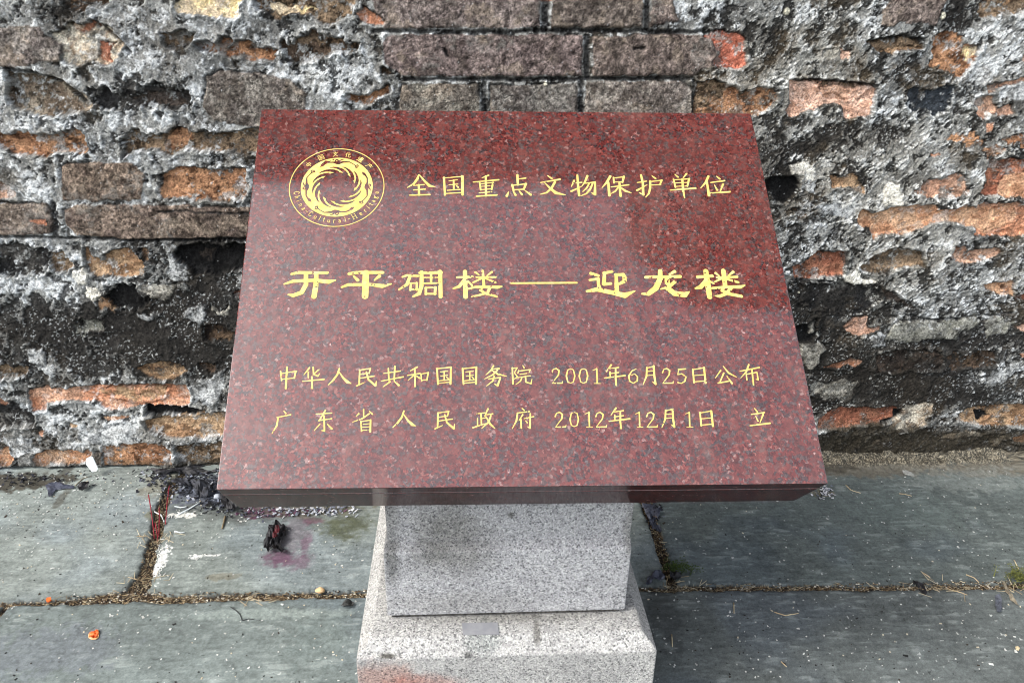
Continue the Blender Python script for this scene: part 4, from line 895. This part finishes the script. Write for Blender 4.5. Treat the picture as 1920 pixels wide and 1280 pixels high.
mesh_obj("mortar_bed", *box_vf(sx0 + .006, sx1 - .012, ys + .005, sback - .005, zl + 0.0005, zl + 0.0068), M_MORT, mon)
M_TAPE = simple("grey_patch_paint", (.17, .175, .19), (.21, .215, .225), 0.7, 50)
q = [on_ground(px, py, zl + .0012) for px, py in ((866, 1167), (933, 1166), (936, 1188), (868, 1189))]
bm = bmesh.new(); vs_ = [bm.verts.new(p) for p in q]; f_ = bm.faces.new(vs_[::-1]); ex = bmesh.ops.extrude_face_region(bm, geom=[f_])
for v in [e for e in ex['geom'] if isinstance(e, bmesh.types.BMVert)]: v.co.z -= 0.0009
bmesh.ops.recalc_face_normals(bm, faces=bm.faces)
bm_obj("repair_patch", bm, M_TAPE, mon)["label"] = "small grey rectangular patch on the pedestal ledge"

# ------------------------------------------------------------------ litter on the paving, each piece where it lies
def colmat(name, c1, c2=None, rough=0.8, sc=120, bump=0.3): return simple(name, lin(*c1, k=0.8), lin(*c2, k=0.8) if c2 else None, rough, sc, 0.3, bump if c2 else 0)
def attr_plain(name, rough=0.85):
    n = NT(name); return n.out(n.new("ShaderNodeAttribute", attribute_name="Col").outputs["Color"], rough, 0.25)
M_CHIP = attr_plain("mixed_litter")
zi = lambda arr, v: np.clip(np.searchsorted(arr, v), 0, len(arr) - 1)
def gz(x, y): return float(Z[zi(gy, y), zi(gx, x)])                       # height of the paving
def view(px, py, ox, oy, sc): return ox + px * sc, oy + py * sc
def sheet(name, pxs, mat, amp=0.004, thick=0.0008, lift=0.001, cuts=3, nsc=60, parent=None, dome=0.0, seed=0):
    P = [on_ground(x, y) for x, y in pxs]; c = sum(P) / len(P)
    z0 = max(gz(c[0], c[1]), *(gz(p[0], p[1]) for p in P)) if amp < 0.004 else gz(c[0], c[1])
    bm = bmesh.new(); vsx = [bm.verts.new((p[0], p[1], 0)) for p in P]; f = bm.faces.new(vsx)
    bmesh.ops.poke(bm, faces=[f]); bmesh.ops.subdivide_edges(bm, edges=list(bm.edges), cuts=cuts, use_grid_fill=True)
    bmesh.ops.triangulate(bm, faces=list(bm.faces))
    R = max(np.hypot(p[0] - c[0], p[1] - c[1]) for p in P)
    for v in bm.verts:
        q = (v.co.x - c[0], v.co.y - c[1]); r = math.hypot(*q) / R
        h = float(vnoise(np.array([v.co.x * nsc + seed * 3.1]), np.array([v.co.y * nsc]), seed % 13)[0]); h2 = float(vnoise(np.array([v.co.x * nsc * 2.7]), np.array([v.co.y * nsc * 2.7 + seed]), (seed + 4) % 13)[0])
        v.co.z = z0 + lift + thick + amp * (1.3 * abs(h - 0.5) * 2 + 0.6 * abs(h2 - .5) * 2) + dome * max(0, 1 - r * r)
    bm.faces.ensure_lookup_table(); bm.normal_update()
    if bm.faces[0].normal.z < 0: bmesh.ops.reverse_faces(bm, faces=list(bm.faces))
    ex = bmesh.ops.extrude_face_region(bm, geom=list(bm.faces))
    for v in [e for e in ex['geom'] if isinstance(e, bmesh.types.BMVert)]: v.co.z += thick
    bmesh.ops.recalc_face_normals(bm, faces=list(bm.faces))
    return bm_obj(name, bm, mat, parent, smooth=False, origin=(c[0], c[1], z0))
def tube(name, pts, r, mat, parent=None, flat=1.0, taper=0.6, origin=None):
    pts = [np.array(p, float) for p in pts]; V_, F_ = [], []; n = 6
    for i, p in enumerate(pts):
        d = _n((pts[min(i + 1, len(pts) - 1)] - pts[max(i - 1, 0)])); s_ = np.cross(d, [0, 0, 1.0]); s_ = _n(s_) if np.linalg.norm(s_) > 1e-6 else np.array([1.0, 0, 0]); u_ = np.cross(s_, d)
        rr = r * (1 - (1 - taper) * i / (len(pts) - 1))
        for k in range(n): a = 2 * math.pi * k / n; V_.append(p + s_ * rr * math.cos(a) + u_ * rr * flat * math.sin(a))
    for i in range(len(pts) - 1):
        for k in range(n): F_.append((i * n + k, i * n + (k + 1) % n, (i + 1) * n + (k + 1) % n, (i + 1) * n + k))
    F_.append(tuple(range(n))[::-1]); F_.append(tuple(range((len(pts) - 1) * n, len(pts) * n)))
    return mesh_obj(name, V_, F_, mat, parent, True, origin if parent is None else None) if parent is not None else mesh_obj(name, V_, F_, mat, None, True, origin if origin is not None else pts[0])
def stick(name, pxs, r, mat, lifts=None, flat=1.0, taper=0.7):
    P = [on_ground(x, y) for x, y in pxs]; out = []
    for i in range(len(P) - 1):
        for t in np.linspace(0, 1, 4)[(0 if i == 0 else 1):]:
            q = P[i] + (P[i + 1] - P[i]) * t; l = (lifts[i] + (lifts[i + 1] - lifts[i]) * t) if lifts else 0
            out.append((q[0], q[1], gz(q[0], q[1]) + r * flat + 0.0003 + l))
    zs = np.array([o_[2] for o_ in out]); 
    if not lifts: zs = np.maximum(zs, zs.max() - 0.003)
    return tube(name, [(o_[0], o_[1], z_) for o_, z_ in zip(out, zs)], r, mat, flat=flat, taper=taper)
def pebble(name, px, py, r, mat, sq=(1, 1, .7), seed=1):
    g = on_ground(px, py); bm = bmesh.new(); bmesh.ops.create_icosphere(bm, subdivisions=3, radius=1)
    for v in bm.verts:
        h = float(vnoise(np.array([v.co.x * 1.7 + seed]), np.array([v.co.y * 1.7 + v.co.z * 1.3]), seed % 13)[0]); h2 = float(vnoise(np.array([v.co.x * 5 + seed]), np.array([v.co.y * 5 + v.co.z * 4]), (seed + 2) % 13)[0])
        v.co = v.co * r * (0.75 + 0.5 * h + 0.18 * h2); v.co = Vector((g[0] + v.co.x * sq[0], g[1] + v.co.y * sq[1], gz(g[0], g[1]) + r * sq[2] * .8 + v.co.z * sq[2]))
    return bm_obj(name, bm, mat, None, True, (g[0], g[1], gz(g[0], g[1])))
A4 = lambda s, ox=0, oy=860, k=1 / 3.84: [(ox + x * k, oy + y * k) for x, y in _p(s)]
mW, mO, mK = colmat("white_paper", (226, 234, 236), (206, 216, 218)), colmat("orange_peel_skin", (232, 112, 48), (206, 84, 30), 0.6), colmat("burnt_black", (22, 22, 24), (42, 42, 46), 0.55, 200, 0.6)
mKG, mRI, mST, mTW = colmat("charred_grey_paper", (64, 66, 74), (30, 31, 35), 0.7, 90), colmat("red_incense_wood", (150, 44, 58), (120, 30, 44)), colmat("dry_straw", (214, 200, 166), (176, 156, 120)), colmat("brown_stick", (136, 122, 96), (104, 92, 72))
mRD, mGR, mLF, mBL = colmat("dark_red_paper", (92, 28, 36), (52, 18, 22), 0.6), colmat("green_weed", (72, 92, 36), (44, 62, 24)), colmat("withered_leaf", (150, 142, 124), (108, 100, 86)), colmat("slate_blue_plastic", (52, 56, 70), (80, 84, 98), 0.45)
# white scrap leaning on the foot of the wall
def leaning(name, pxs, mat, y0, y1, thick):                                # a flat scrap stood against the wall foot
    P = [np.array(on_wall(x, y, -0.03)) for x, y in pxs]; zs = [p[2] for p in P]; a_, b_ = min(zs), max(zs)
    for p in P: p[1] = y0 + (y1 - y0) * (p[2] - a_) / (b_ - a_); p[2] += 0.0015 - min(a_, 0) * 1.0
    bm = bmesh.new(); f = bm.faces.new([bm.verts.new(p) for p in P]); ex = bmesh.ops.extrude_face_region(bm, geom=[f])
    for v in [e for e in ex['geom'] if isinstance(e, bmesh.types.BMVert)]: v.co.y -= thick
    bmesh.ops.recalc_face_normals(bm, faces=list(bm.faces)); bmesh.ops.bevel(bm, geom=list(bm.edges), offset=thick * .3, segments=1, affect='EDGES')
    c = sum(P) / len(P); return bm_obj(name, bm, mat, None, False, (c[0], c[1], 0))
t = leaning("paper_scrap", A4("612,12 640,0 660,5 716,62 712,74 680,80 622,42"), mW, -0.040, -0.018, 0.003); tag(t, "white scrap of paper against the foot of the wall", "scrap")
t = sheet("orange_flake", A4("640,495 652,484 672,480 690,466 706,465 711,485 704,512 690,524 660,526 642,515", oy=1060), mO, 0.0035, 0.0008, 0.0, 3, 130); tag(t, "bright orange flake lying alone on the dark slab", "flake")
rim = sheet("pale_rim", A4("636,495 650,480 670,476 690,461 709,461 716,485 709,516 692,529 658,531 637,518", oy=1060), colmat("pale_pith", (238, 196, 150), (226, 176, 120)), 0.0003, 0.001, 0.0, 2, 60, parent=t)
t = sheet("orange_crumb", A4("338,268 345,255 372,253 376,268 362,278 342,280", oy=1060), mO, 0.001, 0.003, 0.006, 1, 60); tag(t, "small orange crumb stuck in the paving joint", "crumb")
# burnt wrapper on the purple stain
bx = 380
tr = sheet("burnt_wrapper", A4("540,478 575,492 611,515 603,555 588,590 570,625 552,655 592,700 570,708 520,690 480,685 442,668 440,640 458,590 470,545 480,515", bx), mK, 0.016, 0.0012, 0.001, 4, 55, seed=2); tag(tr, "crumpled burnt black wrapper on a purple stain", "wrapper")
sheet("red_lining", A4("530,545 556,535 560,560 548,600 528,625 508,610 515,575", bx), mRD, 0.006, 0.001, 0.016, 2, 70, parent=tr)
# charred paper and plastic
t = sheet("plastic_shred", A4("330,205 370,185 430,178 470,200 542,210 530,222 470,226 430,232 380,236 372,262 362,292 352,285 348,245"), mBL, 0.004, 0.0008, 0.001, 2, 60, seed=3); tag(t, "dark blue plastic shred on the pale slab near the wall", "shred")
for i, (s_, lab, mt, am) in enumerate([("1080,80 1130,60 1230,50 1330,40 1460,30 1570,40 1575,90 1500,110 1380,120 1280,110 1180,120 1100,115", "widest sheet of black burnt paper along the wall foot", mK, .012),
    ("1380,195 1440,205 1500,200 1530,240 1500,290 1440,300 1400,250", "smooth curved piece of charred grey paper beside the plaque corner", mKG, .016), ("1590,300 1640,280 1690,310 1720,370 1690,398 1640,392 1600,360", "black burnt paper curl just under the plaque corner", mK, .018),
    ("1230,190 1290,165 1350,175 1370,215 1310,235 1250,228", "dark charred paper flap in the middle of the ash", mKG, .014), ("560,220 600,205 645,183 650,205 620,240 575,248", "small black crumpled scrap out on the pale slab", mK, .008)]):
    t = sheet("burnt_paper", A4(s_), mt, am, 0.001, 0.001, 3, 48, seed=i + 3, dome=am * .5); tag(t, lab, "burnt paper", "burnt paper by the wall")
t = sheet("torn_plastic", A4("140,200 255,200 250,260 240,290 262,360 235,370 205,350 185,300 150,240", 1160, 880, 1 / 3.2), mBL, 0.014, 0.0008, -0.001, 3, 50, seed=5); tag(t, "torn dark plastic strip in the joint right of the pedestal", "plastic strip")
t = sheet("withered_leaf", A4("160,690 180,650 215,622 250,625 278,655 250,672 215,668 190,700", 1160, 880, 1 / 3.2), mBL, 0.010, 0.0008, 0.001, 3, 50, seed=8); tag(t, "curled blackish leaf next to the pedestal base", "leaf")
t = sheet("withered_leaf", A4("300,640 330,630 372,632 375,655 340,675 310,668", 1160, 880, 1 / 3.2), mK, 0.012, 0.0008, 0.001, 3, 50, seed=9); tag(t, "black leaf at the foot of the green weed", "leaf")
t = sheet("withered_leaf", A4("1150,675 1168,690 1190,745 1225,795 1248,838 1215,812 1185,775 1165,735", 1520, 880, 1 / 3.2), mLF, 0.006, 0.0008, 0.001, 2, 60, seed=10); tag(t, "pale grey folded dry leaf near the right edge", "leaf")
t = sheet("charred_stick", A4("612,668 640,672 672,690 700,735 690,750 668,735 640,705", 1520, 880, 1 / 3.2), mK, 0.008, 0.003, 0.002, 2, 60, seed=11); tag(t, "black charred stick lying across the right joint", "stick")
t = sheet("grey_chip", A4("1100,775 1125,768 1140,790 1138,862 1112,868 1102,830", 1520, 880, 1 / 3.2), colmat("grey_bark", (94, 98, 108), (70, 74, 82)), 0.003, 0.003, 0.001, 2, 60, seed=12); tag(t, "long grey chip below the right joint", "chip")
t = sheet("tan_chip", A4("1225,1070 1240,1066 1252,1078 1246,1090 1230,1085", 1520, 880, 1 / 3.2), mST, 0.001, 0.002, 0.001, 1, 60, seed=13); tag(t, "tiny tan chip on the lower right slab", "chip")
t = sheet("dark_scrap", A4("995,1060 1030,1035 1075,1030 1092,1048 1070,1075 1020,1085", 380, 860), colmat("dark_bark", (62, 64, 64), (34, 34, 34)), 0.008, 0.001, 0.001, 3, 60, seed=14); tag(t, "dark crumpled scrap left of the pedestal base", "scrap")
t = pebble("pebble", 600, 1107, 0.0085, colmat("tan_stone", (206, 178, 138), (186, 156, 116)), (1.1, .8, .7), 3); tag(t, "tan pebble on the slab edge at the joint", "pebble")
t = pebble("pebble", 408, 934, 0.008, colmat("grey_stone", (176, 182, 190), (150, 156, 164)), (1, .9, .8), 5); tag(t, "smooth pale grey pebble in the ash by the plaque corner", "pebble")
# sticks
for i, (s_, lab, lf) in enumerate([("1085,338 1095,400 1103,480 1108,560", "leftmost red incense stick in the joint", (.03, .02, .012, 0)), ("1232,250 1220,310 1205,390 1192,470", "longest red incense stick, nearest the ash", (.034, .024, .012, 0)),
                                   ("1155,385 1150,440 1140,540", "shorter red incense stick between two others", (.026, .016, 0)), ("1120,470 1132,545 1128,580", "short red incense stub lowest in the joint", (.012, .005, 0))]):
    t = stick("incense_stick", A4(s_), 0.0013, mRI, lf); tag(t, lab, "incense stick", "burnt out incense sticks")
for i, (s_, lab) in enumerate([("1258,342 1300,352 1346,345", "short white stub nearest the ash"), ("1285,402 1350,370 1440,318", "longest white stick, slanting up to the ash"), ("1258,520 1300,533 1332,528", "white curved stub alone on the slab"), ("1110,372 1160,395 1182,452", "white bent sliver hanging over the joint")]):
    t = stick("white_stick", A4(s_), 0.0015 if i != 1 else 0.0022, mW); tag(t, lab, "white stick", "white sticks near the ash")
t = stick("brown_stick", A4("1622,418 1612,460 1600,508"), 0.0026, mTW); tag(t, "short brown stick end under the left of the plaque", "stick")
t = stick("twig", A4("545,200 600,150 660,130", 0, 860), 0.001, mTW); tag(t, "thin brown twig by the blue plastic shred", "twig")
t = stick("twig", A4("200,1065 240,1090 270,1120 285,1165 330,1150 368,1155", 380, 860), 0.0009, mK); tag(t, "thin dark bent twig on the slab left of the pedestal", "twig")
for s_, lab in [("935,853 1000,875 1040,868 1080,860", "pale bent straw on the lower right slab"), ("975,1150 1008,1180", "short pale straw close to the bottom edge"), ("690,800 692,862", "upright pale straw near the right joint"), ("318,990 322,1065", "straight pale straw right of the pedestal base")]:
    t = stick("straw", A4(s_, 1160, 880, 1 / 3.2), 0.0011, mST); tag(t, lab, "straw", "loose straws on the right slabs")
for s_, lab in [("210,95 240,125 298,146", "golden bent straw near the plaque corner"), ("530,148 560,150 605,162", "thin straw beside a white fleck"), ("670,618 716,648", "short straw above the charred stick"), ("820,705 880,730 940,752", "long straw running off the joint"), ("932,633 980,650 1010,675", "curved straw above the right joint"), ("1218,545 1246,600", "straw standing at the right grass tuft")]:
    t = stick("straw", A4(s_, 1520, 880, 1 / 3.2), 0.0011, mST); tag(t, lab, "straw", "loose straws on the right slabs")
# weeds
def weed(name, px, py, n_, h_, mat, label, seed, spread=.03):
    g = on_ground(px, py); rr = random.Random(seed); root = empty(name, (g[0], g[1], gz(g[0], g[1]))); tag(root, label, "weed")
    V_, F_ = [], []; V2_, F2_ = [], []
    for i in range(n_):
        a = rr.uniform(0, 6.28); L = h_ * rr.uniform(.4, 1); b = rr.uniform(.3, 1.0); o = np.array([g[0] + rr.gauss(0, spread * .3), g[1] + rr.gauss(0, spread * .2), gz(g[0], g[1]) - .002]); w = rr.uniform(.0008, .0016)
        d = np.array([math.cos(a), math.sin(a), 0]); s_ = np.array([-d[1], d[0], 0]); base = len(V_)
        for k in range(5):
            t = k / 4; p = o + d * L * b * t * (0.4 + .6 * t) + np.array([0, 0, L * (t - .45 * b * t * t)]); ww = w * (1 - .8 * t)
            V_ += [p + s_ * ww, p - s_ * ww]
            if k: F_.append((base + 2 * k - 2, base + 2 * k - 1, base + 2 * k + 1, base + 2 * k))
            if k > 1:
                for sg in (1, -1):
                    bq = len(V2_); lf = p + s_ * sg * .002; q_ = s_ * sg * rr.uniform(.003, .006) + d * rr.uniform(-.002, .003) + np.array([0, 0, rr.uniform(-.001, .003)])
                    V2_ += [lf, lf + q_ * .5 + d * .0018, lf + q_, lf + q_ * .5 - d * .0018]; F2_.append((bq, bq + 1, bq + 2, bq + 3))
    mesh_obj("stem", V_, F_, mat, root); 
    if V2_: mesh_obj("leaf", V2_, F2_, mat, root)
    return root
weed("green_weed", 1272, 1068, 34, .030, mGR, "small green weed growing in the joint right of the pedestal", 3, .05)
weed("grass_tuft", 1914, 1086, 60, .034, colmat("dry_green_grass", (112, 116, 60), (70, 76, 36)), "yellow green grass tuft at the right edge of the joint", 5, .05)
# what nobody could count: chips in the joints, ash, grit
def scatter(name, items, kind_label=None):                                # items: centre, length, width, thickness, yaw, tilt, colour
    V_, F_, K_ = [], [], []
    for (c, L, w, th, yaw, tilt, colr) in items:
        d = np.array([math.cos(yaw) * math.cos(tilt), math.sin(yaw) * math.cos(tilt), math.sin(tilt)]); s_ = np.array([-math.sin(yaw), math.cos(yaw), 0]); u_ = np.cross(d, s_); b = len(V_); c = np.array(c)
        for e in (-1, 1):
            k = 1 if e < 0 else .6
            for a_, h_ in ((-1, -1), (1, -1), (1, 1), (-1, 1)): V_.append(c + d * e * L / 2 + s_ * a_ * w / 2 * k + u_ * h_ * th / 2); K_.append(colr)
        F_ += [(b, b + 3, b + 2, b + 1), (b + 4, b + 5, b + 6, b + 7)] + [(b + i, b + (i + 1) % 4, b + 4 + (i + 1) % 4, b + 4 + i) for i in range(4)]
    o = mesh_obj(name, V_, F_, M_CHIP); a = o.data.attributes.new("Col", 'FLOAT_COLOR', 'POINT'); a.data.foreach_set("color", np.concatenate([np.array(K_), np.ones((len(K_), 1))], 1).astype(np.float32).ravel())
    o["kind"] = "stuff"; return o
rr = random.Random(21); items = []
cl = [lin(*c) for c in ((206, 194, 164), (176, 158, 126), (126, 106, 80), (84, 70, 54), (44, 40, 36), (226, 222, 208), (150, 140, 118))]
for iL, L in enumerate(JO[:5]):
    for a, b in zip(L[:-1], L[1:]):
        ln_ = math.hypot(b[0] - a[0], b[1] - a[1]); n_ = int(ln_ * 2300 * ((a[2] + b[2]) / 2 / 18) ** .8)
        for i in range(n_):
            t = rr.random(); w = (a[2] + (b[2] - a[2]) * t) * .001; x, y = a[0] + (b[0] - a[0]) * t + rr.uniform(-.5, .5) * w * 1.05, a[1] + (b[1] - a[1]) * t + rr.uniform(-.5, .5) * w * 1.05
            if abs(x) > 1.5: continue
            st_ = rr.random() < (.10 if iL in (1, 4) else .2); Ln = rr.uniform(.006, .018) if st_ else rr.uniform(.0018, .005); an = math.atan2(b[1] - a[1], b[0] - a[0]) + rr.gauss(0, .7)
            items.append(((x, y, gz(x, y) + .001 + rr.random() * .003), Ln, .0009 if st_ else rr.uniform(.0012, .003), .0008, an, rr.gauss(0, .15), cl[rr.choice((0, 1, 2, 6)) if st_ else rr.choice((1, 2, 3, 3, 4, 4, 4, 4) if iL in (1, 4) else (1, 2, 2, 3, 3, 3, 4, 4, 4, 5))] * rr.uniform(.7, 1.1)))
for (px, py, n_) in [(1755, 1100, 26), (1270, 1095, 22), (480, 1125, 16), (290, 1010, 30), (270, 1085, 26), (1905, 1105, 16)]:
    g = on_ground(px, py)
    for i in range(n_):
        x, y = g[0] + rr.gauss(0, .022), g[1] + rr.gauss(0, .012); items.append(((x, y, gz(x, y) + .003), rr.uniform(.012, .032), .0010, .0008, rr.uniform(0, 3.14), rr.gauss(0, .12), cl[rr.choice((0, 0, 1, 6))] * rr.uniform(.75, 1.1)))
o = scatter("joint_debris", items); o["label"] = "chopped straw and grit filling the paving joints"
items = []; ca_ = [lin(*c) for c in ((28, 29, 32), (44, 46, 54), (70, 74, 86), (120, 126, 140), (176, 182, 192), (206, 208, 212), (90, 60, 80))]
for (px, py, rx, ry, n_, pal) in [(370, 905, 75, 26, 520, (0, 0, 1, 1, 2, 2, 3, 4)), (415, 945, 40, 20, 180, (0, 0, 1, 2, 3)), (560, 958, 70, 9, 150, (2, 3, 4, 5, 6)), (480, 962, 34, 10, 70, (6, 6, 4, 2)), (630, 955, 40, 12, 60, (3, 4, 5)), (1225, 965, 14, 26, 70, (0, 0, 1, 3)), (30, 900, 120, 12, 120, (0, 0, 1)), (300, 890, 40, 12, 60, (0, 1, 4)), (1545, 925, 14, 10, 70, (0, 3, 5, 5))]:
    for i in range(n_):
        g = on_ground(px + rr.gauss(0, rx * .55), py + rr.gauss(0, ry * .55))
        if g[1] > -.008: continue
        items.append(((g[0], g[1], gz(g[0], g[1]) + .001 + abs(rr.gauss(0, .003))), rr.uniform(.003, .011), rr.uniform(.002, .008), .0006, rr.uniform(0, 3.14), rr.gauss(0, .4), ca_[rr.choice(pal)] * rr.uniform(.7, 1.1)))
o = scatter("ash", items); o["label"] = "grey and black ash flakes by the wall"
items = []; cg = [lin(*c) for c in ((224, 226, 222), (196, 198, 192), (214, 204, 180), (40, 40, 40), (60, 52, 44))]
for i in range(1500):
    g = on_ground(rr.uniform(-30, 1950), 872 + (rr.random() ** .8) * 420) if i < 900 else on_ground(rr.uniform(-20, 520), 880 + abs(rr.gauss(0, 60)))
    if g[1] > -.01: continue
    k = rr.choice((0, 0, 0, 0, 1, 1, 2, 3, 3, 4)); sz = rr.uniform(.0014, .0032) * (1.7 if rr.random() < .07 else 1)
    items.append(((g[0], g[1], gz(g[0], g[1]) + .0006), sz * rr.uniform(.8, 1.8), sz, .0011, rr.uniform(0, 3.14), 0, cg[k] * rr.uniform(.7, 1)))
for i in range(130):                                                       # crushed white bits by the left joint
    px, py, rx, ry = rr.choice(((302, 1050, 9, 34), (302, 1050, 9, 34), (345, 965, 28, 7), (368, 1043, 10, 5)))
    g = on_ground(px + rr.gauss(0, rx * .6), py + rr.gauss(0, ry * .6)); items.append(((g[0], g[1], gz(g[0], g[1]) + .001), rr.uniform(.003, .009), .0016, .001, rr.uniform(0, 3.14), rr.gauss(0, .1), cg[0]))
o = scatter("grit", items); o["label"] = "fine pale grit scattered over the slabs"
for o in bpy.data.objects:
    if "_base" in o: del o["_base"]
